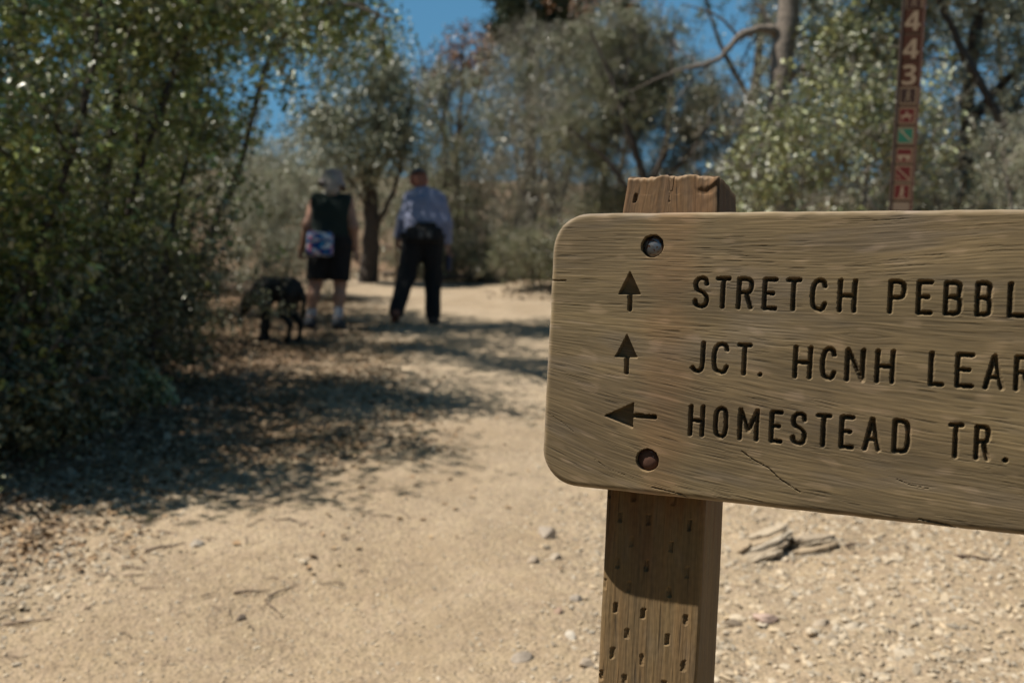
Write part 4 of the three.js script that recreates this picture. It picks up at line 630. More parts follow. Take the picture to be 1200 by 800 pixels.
// ---------------------------------------------------------------- the routed wooden sign
/* a face cut by a router: a fine grid in x and y whose vertices are moved onto the outlines of the cuts.
   cuts: { sd(x, y), depth(sd, x, y), box: [x0, y0, x1, y1] }; returns the face and one geometry per cut */
function carve({ x0, x1, y0, y1, h, edge, round, cuts, relief, uv, shape }) {
  const nx = Math.round((x1 - x0) / h), ny = Math.round((y1 - y0) / h), W = nx + 1, P = new Float32Array(W * (ny + 1) * 3), U = new Float32Array(W * (ny + 1) * 2), own = new Int16Array(W * (ny + 1)), cell = 0.02, bins = new Map();
  cuts.forEach((c, k) => { for (let a = Math.floor((c.box[0] - 0.002) / cell); a <= Math.floor((c.box[2] + 0.002) / cell); a++) for (let b = Math.floor((c.box[1] - 0.002) / cell); b <= Math.floor((c.box[3] + 0.002) / cell); b++) { const key = a * 4096 + b; bins.has(key) ? bins.get(key).push(k) : bins.set(key, [k]); } });
  const snap = (f, p, d) => { const e = 1e-5, gx = (f(p[0] + e, p[1]) - d) / e, gy = (f(p[0], p[1] + e) - d) / e, L = gx * gx + gy * gy; if (L > 0.2) { p[0] -= gx * d / L; p[1] -= gy * d / L; } };
  for (let j = 0; j <= ny; j++) for (let i = 0; i <= nx; i++) {
    const p = [lerp(x0, x1, i / nx), lerp(y0, y1, j / ny)], q = j * W + i; let o = -1, z = 0;
    const list = bins.get(Math.floor(p[0] / cell) * 4096 + Math.floor(p[1] / cell)) ?? [];
    let e = edge(p[0], p[1]);
    if (Math.abs(e) < h * 0.5) { snap(edge, p, e); e = 0; }
    else for (const k of list) { const d = cuts[k].sd(p[0], p[1]); if (Math.abs(d) < h * 0.5) { snap(cuts[k].sd, p, d); o = k; break; } }
    if (o < 0) for (const k of list) { const d = cuts[k].sd(p[0], p[1]); if (d < 0) { o = k; z = -cuts[k].depth(d, p[0], p[1]); break; } }
    const inn = Math.max(0, round + e); z += relief(p[0], p[1]) * (o >= 0 && z < 0 ? 0.5 : 1) - (inn > 0 ? round - Math.sqrt(Math.max(0, round * round - inn * inn)) : 0);
    own[q] = e > 1e-6 ? -2 : o;
    const s = shape ? shape(p[0], p[1], z) : [p[0], p[1], z];
    P.set(s, q * 3); const t = uv(p[0], p[1]); U[q * 2] = t[0]; U[q * 2 + 1] = t[1];
  }
  const tri = [[]]; cuts.forEach(() => tri.push([])); const all = [];
  const add = (a, b, c) => { const A = own[a], B = own[b], C = own[c]; if (A === -2 || B === -2 || C === -2) return; all.push(a, b, c); const k = A >= 0 && A === B && B === C ? A + 1 : 0; tri[k].push(a, b, c); };
  for (let j = 0; j < ny; j++) for (let i = 0; i < nx; i++) {
    const a = j * W + i, b = a + 1, c = a + W, d = c + 1, f = [a, b, d, c].map((q) => own[q]);
    const odd = (v) => { for (let k = 0; k < 4; k++) if (f[k] === v && f.filter((x) => x === v).length === 1) return k; return -1; };
    let k = odd(-2); if (k < 0) for (const v of new Set(f)) { k = odd(v); if (k >= 0) break; }
    if (k === 0 || k === 2) { add(a, b, c); add(b, d, c); } else { add(a, b, d); add(a, d, c); }
  }
  const whole = new THREE.BufferGeometry(); whole.setAttribute('position', new THREE.BufferAttribute(P, 3)); whole.setIndex(all); whole.computeVertexNormals(); const N = whole.attributes.normal.array;
  return tri.map((list) => {
    const map = new Map(), p = [], n = [], u = [], I = [];
    for (const v of list) { let m = map.get(v); if (m === undefined) { m = p.length / 3; map.set(v, m); p.push(P[v * 3], P[v * 3 + 1], P[v * 3 + 2]); n.push(N[v * 3], N[v * 3 + 1], N[v * 3 + 2]); u.push(U[v * 2], U[v * 2 + 1]); } I.push(m); }
    const g = new THREE.BufferGeometry(); g.setAttribute('position', new THREE.Float32BufferAttribute(p, 3)); g.setAttribute('normal', new THREE.Float32BufferAttribute(n, 3)); g.setAttribute('uv', new THREE.Float32BufferAttribute(u, 2)); g.setIndex(I); return g;
  });
}
const segDist = (px, py, s) => { const dx = s[2] - s[0], dy = s[3] - s[1], t = clamp(((px - s[0]) * dx + (py - s[1]) * dy) / (dx * dx + dy * dy || 1e-12)); return Math.hypot(px - s[0] - t * dx, py - s[1] - t * dy); };
const polySd = (px, py, v) => { let d = 1e9, s = 1; for (let i = 0, j = v.length - 1; i < v.length; j = i++) { d = Math.min(d, segDist(px, py, [v[i][0], v[i][1], v[j][0], v[j][1]])); const a = py >= v[i][1], b = py < v[j][1], c = (v[j][0] - v[i][0]) * (py - v[i][1]) > (v[j][1] - v[i][1]) * (px - v[i][0]); if ((a && b && c) || (!a && !b && !c)) s = -s; } return s * d; };
// single-stroke capitals in a unit box: 'l' straight, 'c' curved
const GLYPH = {
  S: [['c', 0.95, 0.80, 0.84, 0.95, 0.6, 1, 0.36, 1, 0.1, 0.92, 0.02, 0.76, 0.14, 0.6, 0.4, 0.53, 0.66, 0.46, 0.9, 0.37, 1, 0.22, 0.9, 0.07, 0.62, 0, 0.36, 0, 0.1, 0.06, 0, 0.2]],
  T: [['l', 0, 1, 1, 1], ['l', 0.5, 1, 0.5, 0]], R: [['l', 0, 0, 0, 1, 0.55, 1], ['c', 0.55, 1, 0.85, 0.95, 1, 0.77, 0.85, 0.57, 0.55, 0.52], ['l', 0.55, 0.52, 0, 0.52], ['l', 0.55, 0.52, 1, 0]],
  E: [['l', 1, 1, 0, 1, 0, 0, 1, 0], ['l', 0, 0.52, 0.75, 0.52]], C: [['c', 1, 0.8, 0.85, 0.95, 0.55, 1, 0.2, 0.93, 0.03, 0.72, 0, 0.5, 0.03, 0.28, 0.2, 0.07, 0.55, 0, 0.85, 0.05, 1, 0.2]],
  H: [['l', 0, 0, 0, 1], ['l', 1, 0, 1, 1], ['l', 0, 0.5, 1, 0.5]], P: [['l', 0, 0, 0, 1, 0.55, 1], ['c', 0.55, 1, 0.87, 0.94, 1, 0.74, 0.87, 0.53, 0.55, 0.47], ['l', 0.55, 0.47, 0, 0.47]],
  B: [['l', 0, 0, 0, 1, 0.6, 1], ['c', 0.6, 1, 0.88, 0.95, 0.95, 0.77, 0.88, 0.58, 0.6, 0.53], ['l', 0.6, 0.53, 0, 0.53], ['c', 0.6, 0.53, 0.92, 0.46, 1, 0.27, 0.92, 0.07, 0.6, 0], ['l', 0.6, 0, 0, 0]],
  L: [['l', 0, 1, 0, 0, 1, 0]], J: [['l', 1, 1, 1, 0.3], ['c', 1, 0.3, 0.9, 0.09, 0.6, 0, 0.2, 0.03, 0, 0.12]], N: [['l', 0, 0, 0, 1, 1, 0, 1, 1]], A: [['l', 0, 0, 0.5, 1, 1, 0], ['l', 0.2, 0.33, 0.8, 0.33]],
  O: [['c', 0.5, 1, 0.8, 0.95, 0.98, 0.75, 1, 0.5, 0.98, 0.25, 0.8, 0.05, 0.5, 0, 0.2, 0.05, 0.02, 0.25, 0, 0.5, 0.02, 0.75, 0.2, 0.95, 0.5, 1]],
  M: [['l', 0, 0, 0, 1, 0.5, 0.3, 1, 1, 1, 0]], D: [['l', 0, 0, 0, 1, 0.45, 1], ['c', 0.45, 1, 0.8, 0.95, 0.98, 0.75, 1, 0.5, 0.98, 0.25, 0.8, 0.05, 0.45, 0], ['l', 0.45, 0, 0, 0]], '.': [['l', 0.5, 0.0, 0.51, 0.0]],
};
function strokes(list, bx, by, w, h) {
  const segs = [];
  for (const [kind, ...v] of list) {
    let pts = []; for (let i = 0; i < v.length; i += 2) pts.push(V(bx + v[i] * w, by + v[i + 1] * h, 0));
    if (kind === 'c') pts = curve(pts, pts.length * 4);
    for (let i = 0; i + 1 < pts.length; i++) segs.push([pts[i].x, pts[i].y, pts[i + 1].x, pts[i + 1].y]);
  }
  return segs;
}
function groove(segs, r, D, kind, wobble = 0) {
  const sd = (x, y) => { let d = 1; for (const s of segs) d = Math.min(d, segDist(x, y, s)); return d - r + wobble * N3(x * 400, y * 400, 2); };
  const xs = segs.flatMap((s) => [s[0], s[2]]), ys = segs.flatMap((s) => [s[1], s[3]]);
  return { kind, sd, depth: (d) => D * clamp(-d / r), box: [Math.min(...xs) - r * 1.3, Math.min(...ys) - r * 1.3, Math.max(...xs) + r * 1.3, Math.max(...ys) + r * 1.3] };
}
const sign = thing('trail_sign', 'weathered brown wooden trail sign with routed arrows and place names, bolted to a square post', 'sign', [0, 0, 0]);
sign.rotation.set(-0.0402, -0.3818, 0.0012, 'YXZ');
const FOOT = V(0.114, -1.06, -0.0945);                     // the post's foot as seen from the board's own origin
sign.position.copy(V(0.0373, 1.12, -0.9474)).add(FOOT.clone().applyEuler(sign.rotation));
const board = new THREE.Group(); board.name = 'board'; sign.add(board); board.position.copy(FOOT).negate();
{
  // where the grain runs: level at the top and right, falling to the right at the lower left
  const along = (x, y) => { const a = smooth(-y, -0.085, 0.12); return y + a * 0.075 * (1 - Math.exp(-x / 0.20)) + 0.005 * N3(x * 3, y * 7, 1.5) * (0.4 + a) + 0.0009 * N3(x * 16, y * 22, 4) - 0.004 * Math.exp(-((x - 0.312) ** 2) / 0.0006 - ((y - 0.026) ** 2) / 0.00012) * Math.sign(y - 0.026) - 0.012 * Math.exp(-((x - 0.44) ** 2) / 0.01 - ((y - 0.11) ** 2) / 0.0012); };
  const grain = (x, y) => {
    const w = along(x, y), a = N3(w * 620, x * 16, 1), b = N3(w * 1000, x * 26, 5), c = N3(w * 90, x * 3, 9), line = N3(w * 900, x * 34, 14);
    return { a, b, c, check: smooth(line, 0.2, 0.42) * (0.35 + 0.65 * smooth(N3(w * 60, x * 8, 21), -0.1, 0.28)) };
  };
  const relief = (x, y) => { const g = grain(x, y); return 0.00022 * g.a + 0.0001 * g.b + 0.00005 * g.c - 0.0003 * g.check + 0.0012 * N3(x * 8, y * 12, 3); };
  const cuts = [], r = 0.0026;
  const rows = [
    [0.0625, [['S', 151, 167.8], ['T', 172.9, 188.6], ['R', 193.5, 210.6], ['E', 217.9, 233], ['T', 239.4, 255], ['C', 262, 278.1], ['H', 286.5, 304.5], ['P', 330.2, 346.8], ['E', 354, 368.8], ['B', 376.5, 393.1], ['B', 402, 416.9], ['L', 427.6, 442.5]]],
    [-0.0018, [['J', 151.6, 166.8], ['C', 172.6, 190], ['T', 196.6, 212], ['.', 217, 222], ['H', 249.3, 267.9], ['C', 274, 289.2], ['N', 295.9, 314.5], ['H', 321.9, 340], ['L', 367, 381], ['E', 388.6, 405], ['A', 411, 429], ['R', 435.1, 451]]],
    [-0.0648, [['H', 152.6, 169.5], ['O', 177.2, 192.4], ['M', 200.8, 221.7], ['E', 230.5, 243.9], ['S', 250.1, 266], ['T', 272.5, 287.7], ['E', 293.7, 307.9], ['A', 314, 331], ['D', 339.3, 355.7], ['T', 385.1, 398.9], ['R', 406.3, 420.4], ['.', 429, 434]]]];
  for (const [mid, list] of rows) for (const [ch, a, b] of list) cuts.push(groove(strokes(GLYPH[ch], a / 1000 + r, mid - 0.0165 + r, Math.max(0.0001, (b - a) / 1000 - 2 * r), 0.033 - 2 * r), r, 0.0092, 'letter', 0.00035));
  const arrow = (tri, shaft) => {
    const sd = (x, y) => Math.min(polySd(x, y, tri) - 0.0008, segDist(x, y, shaft) - 0.0026) + 0.0003 * N3(x * 300, y * 300, 6), xs = [...tri.map((p) => p[0]), shaft[0], shaft[2]], ys = [...tri.map((p) => p[1]), shaft[1], shaft[3]];
    return { kind: 'arrow', sd, depth: (d) => 0.0085 * (1 - (1 - clamp(-d / 0.0014)) ** 2), box: [Math.min(...xs) - 0.004, Math.min(...ys) - 0.004, Math.max(...xs) + 0.004, Math.max(...ys) + 0.004] };
  };
  for (const y of [0, -0.0645]) cuts.push(arrow([[0.0858, 0.0815 + y], [0.0752, 0.0590 + y], [0.0975, 0.0590 + y]], [0.087, 0.062 + y, 0.0875, 0.0435 + y]));
  cuts.push(arrow([[0.0675, -0.0668], [0.0965, -0.052], [0.0965, -0.077]], [0.09, -0.0645, 0.119, -0.0645]));
  const BOLTS = [[0.1075, 0.1085], [0.1135, -0.1082]];
  for (const [x, y] of BOLTS) cuts.push({ kind: 'bolt_hole', sd: (a, b) => Math.hypot(a - x, b - y) - 0.0118 + 0.0005 * N3(a * 200, b * 200, 3), depth: (d) => 0.0135 * clamp(-d / 0.0012), box: [x - 0.0135, y - 0.0135, x + 0.0135, y + 0.0135] });
  // splits along the grain
  const crack = (pts, w, D) => { const s = []; for (let i = 0; i + 1 < pts.length; i++) s.push([...pts[i], ...pts[i + 1]]); const c = groove(s, w, D, 'crack', w * 0.5); cuts.push(c); };
  crack([[-0.002, 0.072], [0.009, 0.0712], [0.017, 0.0717]], 0.0009, 0.004);
  crack([[0.206, -0.091], [0.216, -0.0975], [0.232, -0.105], [0.243, -0.1145], [0.262, -0.125]], 0.00065, 0.003);
  crack([[0.365, -0.138], [0.39, -0.1405], [0.405, -0.146]], 0.0009, 0.003);
  crack([[0.345, -0.104], [0.356, -0.108], [0.372, -0.110]], 0.0006, 0.0012);
  crack([[0.004, -0.068], [0.02, -0.0765], [0.034, -0.086]], 0.0005, 0.0012);
  crack([[0.058, -0.112], [0.075, -0.122], [0.10, -0.1275]], 0.0005, 0.0012);
  crack([[0.12, -0.135], [0.15, -0.139], [0.165, -0.146]], 0.0008, 0.0025);
  const X1 = 0.66, RC = 0.038, edge = (x, y) => { const qx = Math.abs(x - X1 / 2) - X1 / 2 + RC, qy = Math.abs(y) - 0.143 + RC; return Math.hypot(Math.max(qx, 0), Math.max(qy, 0)) + Math.min(Math.max(qx, qy), 0) - RC + 0.0006 * N3(x * 40, y * 40, 8); };
  const wood = tex(2048, 1024, (u, v) => {
    const x = u * X1, y = (v - 0.5) * 0.29, g = grain(x, y), big = N3(x * 6, y * 10, 30), w = along(x, y);
    const band = N3(w * 45, x * 1.6, 33), warm = smooth(Math.exp(-(((x - 0.128) / 0.03) ** 2)) + 0.4 * band, 0.25, 1), dust = smooth(N3(w * 150, x * 30, 40) + 0.4 * N3(x * 60, y * 60, 41), 0.25, 0.6);
    let k = 0.50 + 0.05 * g.a + 0.075 * g.b + 0.05 * band + 0.05 * big - 0.095 * g.check + 0.045 * N3(w * 1500, x * 70, 71) + 0.07 * dust - 0.10 * Math.exp(-((x - 0.312) ** 2) / 0.00006 - ((w - 0.028) ** 2) / 0.00001) + 0.05 * N3(x * 14, y * 25, 60);
    const bleach = smooth(N3(x * 7, w * 30, 81) + 0.5 * N3(x * 22, w * 120, 82), 0.05, 0.6), e = edge(x, y), worn = smooth(e + 0.0016 * N3(x * 90, y * 90, 50), -0.0052, -0.001);
    k += 0.12 * worn;
    return [k * (0.878 + 0.03 * warm), k * (0.745 - 0.012 * warm + 0.012 * big + 0.03 * worn + 0.015 * bleach), k * (0.53 - 0.025 * warm + 0.03 * dust + 0.10 * worn + 0.06 * bleach)];
  }, true);
  const faceMat = new THREE.MeshStandardMaterial({ map: wood, roughness: 0.85 }), cutMat = faceMat;
  const [face, ...pieces] = carve({ x0: -0.0015, x1: X1 + 0.0015, y0: -0.1445, y1: 0.1445, h: 0.00068, edge, round: 0.0065, cuts, relief, uv: (x, y) => [x / X1, y / 0.29 + 0.5] });
  const sideGeo = (() => {                                     // the sawn edge and the back
    const s = new THREE.Shape(), c = RC; s.moveTo(c, -0.143); s.lineTo(X1 - c, -0.143); s.absarc(X1 - c, -0.143 + c, c, -Math.PI / 2, 0); s.lineTo(X1, 0.143 - c); s.absarc(X1 - c, 0.143 - c, c, 0, Math.PI / 2); s.lineTo(c, 0.143); s.absarc(c, 0.143 - c, c, Math.PI / 2, Math.PI); s.lineTo(0, -0.143 + c); s.absarc(c, -0.143 + c, c, Math.PI, Math.PI * 1.5);
    const g = new THREE.ExtrudeGeometry(s, { depth: 0.0315, bevelEnabled: true, bevelThickness: 0.003, bevelSize: 0.003, bevelOffset: -0.003, bevelSegments: 2, curveSegments: 14 }); g.translate(0, 0, -0.0395);
    const p = g.attributes.position, u = g.attributes.uv, nrm = g.attributes.normal, keep = []; for (let i = 0; i < p.count; i++) u.setXY(i, p.getX(i) / X1, p.getY(i) / 0.29 + 0.5 + p.getZ(i) * 2);
    for (let i = 0; i < p.count; i += 3) if (!(nrm.getZ(i) > 0.99 && nrm.getZ(i + 1) > 0.99 && p.getZ(i) > -0.01)) keep.push(i, i + 1, i + 2);   // the routed face closes the front
    g.clearGroups(); g.setIndex(keep); return g;
  })();
  part('face', face, faceMat, board); part('edge', sideGeo, faceMat, board);
  // the wall of each bolt hole and each cut is its own piece
  cuts.forEach((c, k) => { if (pieces[k].index.count) part(c.kind, pieces[k], cutMat, board); });
  // bolts sunk in their holes
  BOLTS.forEach(([x, y], k) => {
    const g = new THREE.LatheGeometry([[0.0112, -0.004], [0.0113, 0.0012], [0.0107, 0.0034], [0.0088, 0.0054], [0.005, 0.0068], [0, 0.0072]].map(([a, b]) => new THREE.Vector2(a, b)), 28); g.rotateX(Math.PI / 2);
    const rust = tex(64, 64, (u, v) => { const a = tile(u, v, 6, 2 + k) + 0.5 * tile(u, v, 14, 5); return a > (k ? -0.6 : 0.2) ? [0.36, 0.25, 0.20] : [0.50, 0.50, 0.51]; }, true);
    const b = part('bolt', g, mat(1, 1, 1, k ? 0.85 : 0.38, { metalness: k ? 0.2 : 0.85, map: rust, bumpMap: rust, bumpScale: 0.0006 }), sign, k ? 'lower rusty bolt head' : 'upper shiny bolt head');
    b.position.set(x, y, -0.0100).add(board.position); b.rotation.z = 1 + k;
  });
  // the post
  const px0 = 0.0615, px1 = 0.1665, top = 0.1895, low = -1.06 + 0, zf = -0.0425;
  const lump = (x, y, z) => {                                    // the weathered head of the post and its slight unevenness
    const t = smooth(y, 0.135, 0.192), mx = (px0 + px1) / 2;
    return [x + (x < mx ? 0.0035 : -0.003) * t + 0.0012 * N3(y * 9, z * 20, x > mx ? 3 : 1), y + (y > 0.17 ? 0.0045 * N3(x * 60, z * 60, 2) + 0.002 * N3(x * 190, z * 190, 5) : 0), z + (z > -0.08 ? -0.004 : 0.003) * t + 0.001 * N3(y * 11, x * 25, 7)];
  };
  const slits = [];
  for (let row = 0; row < 16; row++) { const y = -0.152 - row * 0.0243; for (const f of row % 2 ? [0.15, 0.45, 0.86] : [0.03, 0.285, 0.69]) { const x = px0 + f * 0.105 + 0.0012 * N3(row * 3.3, f * 9, 1), hh = 0.0052 + 0.001 * N3(row * 1.7, f * 5, 3), yy = y + 0.002 * N3(row * 2.1, f * 7, 5); if (f < 0.05 && row % 4) continue; slits.push({ kind: 'incision', sd: (a, b) => Math.max(Math.abs(a - x) - 0.0026, Math.abs(b - yy) - hh - 0.0008) + 0.0009 * N3(a * 260, b * 260, 3), depth: (d, a2, b2) => 0.0030 * clamp(-d / 0.0011) * (0.8 + 0.9 * N3(x * 90, yy * 90, 4) + 0.5 * N3(a2 * 500, b2 * 250, 8)), box: [x - 0.003, yy - hh - 0.001, x + 0.003, yy + hh + 0.001] }); } }
  for (const f of [0.12, 0.49]) { const x = px0 + f * 0.105, yy = 0.166; slits.push({ kind: 'incision', sd: (a, b) => Math.max(Math.abs(a - x) - 0.0022, Math.abs(b - yy) - 0.006) + 0.0006 * N3(a * 260, b * 260, 3), depth: (d) => 0.0032 * clamp(-d / 0.0011), box: [x - 0.003, yy - 0.007, x + 0.003, yy + 0.007] }); }
  const pg = (x, y) => { const w = x + 0.004 * N3(y * 4, x * 20, 3); return { a: N3(w * 420, y * 6, 2), b: N3(w * 160, y * 3, 6), c: N3(w * 60, y * 1.5, 11) }; };
  const pine = tex(512, 2048, (u, v) => { const g = pg(u * 0.105, v * 1.26), d = N3(u * 5, v * 14, 20); let k = 0.475 + 0.05 * g.a + 0.06 * g.b + 0.05 * g.c + 0.05 * N3(u * 90, v * 60, 51) + 0.04 * N3(u * 26, v * 190, 52) - 0.10 * smooth(N3(u * 40, v * 22, 53), 0.45, 0.6); const red = smooth(v - 0.665 + 0.08 * d + 0.05 * g.b, 0.0, 0.12), end = smooth(v * 1.26 + 0.002 * N3(u * 30, 4, 9), 1.243, 1.249), grey = smooth(N3(u * 9, v * 26, 31), 0.1, 0.5); k += 0.16 * end - 0.055 * red; return [k * (0.93 + 0.03 * d), k * (0.755 - 0.02 * g.b - 0.065 * red + 0.08 * end + 0.012 * grey), k * (0.51 - 0.03 * g.b - 0.07 * red + 0.16 * end + 0.04 * grey)]; }, true);  // red mask: redder upper wood, darkened to paint in the shade under the board
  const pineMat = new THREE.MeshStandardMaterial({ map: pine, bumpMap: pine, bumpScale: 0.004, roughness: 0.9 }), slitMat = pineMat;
  const post = new THREE.Group(); post.name = 'post'; sign.add(post); post.position.copy(FOOT).negate();
  const puv = (x, y) => [(x - px0) / 0.105, (y - low) / 1.26];
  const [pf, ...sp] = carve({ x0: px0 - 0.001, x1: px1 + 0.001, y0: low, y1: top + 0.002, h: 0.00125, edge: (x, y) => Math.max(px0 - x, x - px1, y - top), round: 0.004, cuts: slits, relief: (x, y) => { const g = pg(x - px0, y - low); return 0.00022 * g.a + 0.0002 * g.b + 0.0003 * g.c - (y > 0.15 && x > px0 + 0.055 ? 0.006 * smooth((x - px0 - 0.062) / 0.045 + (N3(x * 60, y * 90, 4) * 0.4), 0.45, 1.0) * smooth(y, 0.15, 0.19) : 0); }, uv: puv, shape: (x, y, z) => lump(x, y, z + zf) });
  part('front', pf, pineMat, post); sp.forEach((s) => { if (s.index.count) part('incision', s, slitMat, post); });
  const core = new THREE.BoxGeometry(px1 - px0 - 0.001, top - low, 0.124, 14, 180, 14); core.translate((px0 + px1) / 2, (top + low) / 2, zf - 0.062 - 0.0075);
  const cp = core.attributes.position, cu = core.attributes.uv, cn = core.attributes.normal;
  for (let i = 0; i < cp.count; i++) { const x = cp.getX(i), y = cp.getY(i), z = cp.getZ(i); cu.setXY(i, Math.abs(cn.getX(i)) > 0.5 ? -z / 0.105 : (x - px0) / 0.105, cn.getY(i) > 0.5 ? z * 4 : (y - low) / 1.26); cp.setXYZ(i, ...lump(x, y, z)); }
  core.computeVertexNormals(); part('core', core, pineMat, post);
}

// ---------------------------------------------------------------- the flexible trail marker
{
  const mk = thing('trail_marker', 'narrow brown trail marker post with white numbers and small square symbols', 'marker', [1.562, 0, -3.72]); mk.position.y = sh(1.562, -3.72) - 0.08; mk.rotation.z = -0.016; mk.rotation.y = -0.25;
  const H = 2.62, Wd = 0.092, s = new THREE.Shape(); s.moveTo(-Wd / 2, 0); s.lineTo(Wd / 2, 0); s.lineTo(Wd / 2, H - 0.02); s.quadraticCurveTo(Wd / 2, H, Wd / 2 - 0.02, H); s.lineTo(-Wd / 2 + 0.02, H); s.quadraticCurveTo(-Wd / 2, H, -Wd / 2, H - 0.02);
  const g = new THREE.ExtrudeGeometry(s, { depth: 0.004, bevelEnabled: true, bevelThickness: 0.0015, bevelSize: 0.0015, bevelOffset: -0.0015, bevelSegments: 2, curveSegments: 8 });
  const flake = tex(128, 512, (u, v) => 0.85 + 0.12 * tile(u, v, 9, 2) + 0.1 * tile(u, v, 40, 5));
  part('blade', g, mat(0.062, 0.029, 0.013, 1.0, { map: flake, side: THREE.DoubleSide }), mk);
  const ribs = []; for (const x of [-1, 1]) { const b = new THREE.BoxGeometry(0.007, H - 0.04, 0.008); b.translate(x * (Wd / 2 - 0.005), H / 2 - 0.01, 0.0055); ribs.push(b); }
  part('rib', ribs[0], mat(0.05, 0.03, 0.022, 0.75), mk); part('rib', ribs[1], mat(0.10, 0.045, 0.03, 0.75), mk);
  const face = (draw, w, h) => { const c = document.createElement('canvas'); c.width = 128; c.height = Math.round(128 * h / w); const k = c.getContext('2d'); draw(k, c.width, c.height); const t = new THREE.CanvasTexture(c); t.colorSpace = THREE.SRGBColorSpace; t.magFilter = THREE.LinearFilter; return t; };
  const sticker = (name, y, h, draw, label) => { const w = 0.067, q = new THREE.BoxGeometry(w, h *= 3.72 / 2.62, 0.0006), o = part(name, q, mat(0.50, 0.47, 0.43, 1.0, { map: face(draw, w, h) }), mk, label); o.position.set(0, y, 0.0062); return o; };
  const M = MARK;
  const digit = (ch) => (k, w, h) => { k.fillStyle = '#55290f'; k.fillRect(0, 0, w, h); k.fillStyle = '#b9a48c'; k.font = `bold ${Math.round(h * 1.12)}px sans-serif`; k.textAlign = 'center'; k.textBaseline = 'middle'; k.fillText(ch, w / 2, h * 0.54); };
  const square = (fill, mark) => (k, w, h) => { k.fillStyle = '#a58c74'; k.fillRect(0, 0, w, h); k.fillStyle = fill; k.fillRect(w * 0.09, h * 0.09, w * 0.82, h * 0.82); mark(k, w, h); };
  const line = (k, w, pts, lw, c) => { k.strokeStyle = c; k.lineWidth = lw * w; k.lineCap = 'round'; k.beginPath(); pts.forEach(([x, y], i) => (i ? k.lineTo(x * w, y * w) : k.moveTo(x * w, y * w))); k.stroke(); };
  const dot = (k, w, x, y, r, c) => { k.fillStyle = c; k.beginPath(); k.arc(x * w, y * w, r * w, 0, 6.3); k.fill(); };
  const hiker = (c) => (k, w) => { dot(k, w, 0.52, 0.24, 0.085, c); line(k, w, [[0.5, 0.36], [0.48, 0.58]], 0.15, c); line(k, w, [[0.48, 0.58], [0.38, 0.84]], 0.09, c); line(k, w, [[0.5, 0.58], [0.62, 0.84]], 0.09, c); line(k, w, [[0.52, 0.4], [0.66, 0.52]], 0.06, c); };
  const P = '#b9a48c';
  const rider = (k, w) => { line(k, w, [[0.25, 0.55], [0.72, 0.5]], 0.14, P); line(k, w, [[0.3, 0.55], [0.24, 0.78]], 0.07, P); line(k, w, [[0.66, 0.52], [0.72, 0.78]], 0.07, P); line(k, w, [[0.48, 0.48], [0.5, 0.28]], 0.1, P); };
  const cross = (k, w) => line(k, w, [[0.16, 0.16], [0.86, 0.84]], 0.07, P);
  const wheels = (k, w) => { line(k, w, [[0.2, 0.5], [0.8, 0.5]], 0.16, P); dot(k, w, 0.3, 0.66, 0.11, P); dot(k, w, 0.72, 0.66, 0.11, P); };
  sticker('symbol', M(2), 0.052, square('#4a2a1c', hiker('#8c7866')), 'square brown symbol cut off by the top of the view');
  sticker('digit', M(24), 0.070, digit('4')); sticker('digit', M(56), 0.070, digit('4')); sticker('digit', M(86), 0.070, digit('3'));
  sticker('symbol', M(111), 0.050, square('#3d241a', hiker('#94806a')), 'brown square with a walking figure');
  sticker('symbol', M(134), 0.048, square('#701e1a', rider), 'uppermost red square');
  sticker('symbol', M(157), 0.050, square('#2f7d66', (k, w) => { line(k, w, [[0.2, 0.2], [0.8, 0.82]], 0.09, P); line(k, w, [[0.25, 0.35], [0.4, 0.2]], 0.05, P); }), 'green square with a diagonal stroke');
  sticker('symbol', M(180), 0.044, square('#701e1a', wheels), 'second red square');
  sticker('symbol', M(201), 0.048, square('#701e1a', (k, w) => { cross(k, w); line(k, w, [[0.2, 0.6], [0.34, 0.8]], 0.06, P); }), 'third red square, with a diagonal stroke');
  sticker('symbol', M(222), 0.046, square('#701e1a', hiker(P)), 'lowest red square');
  sticker('symbol', M(239), 0.024, (k, w, h) => { k.fillStyle = '#a08c7a'; k.fillRect(0, 0, w, h); }, 'blank tan strip');
  // height on the blade of a row of the photograph, taken at the blade's distance
  function MARK(row) { return 1.15 + (3.72 / 1050) * (386 - row) - mk.position.y; }
}

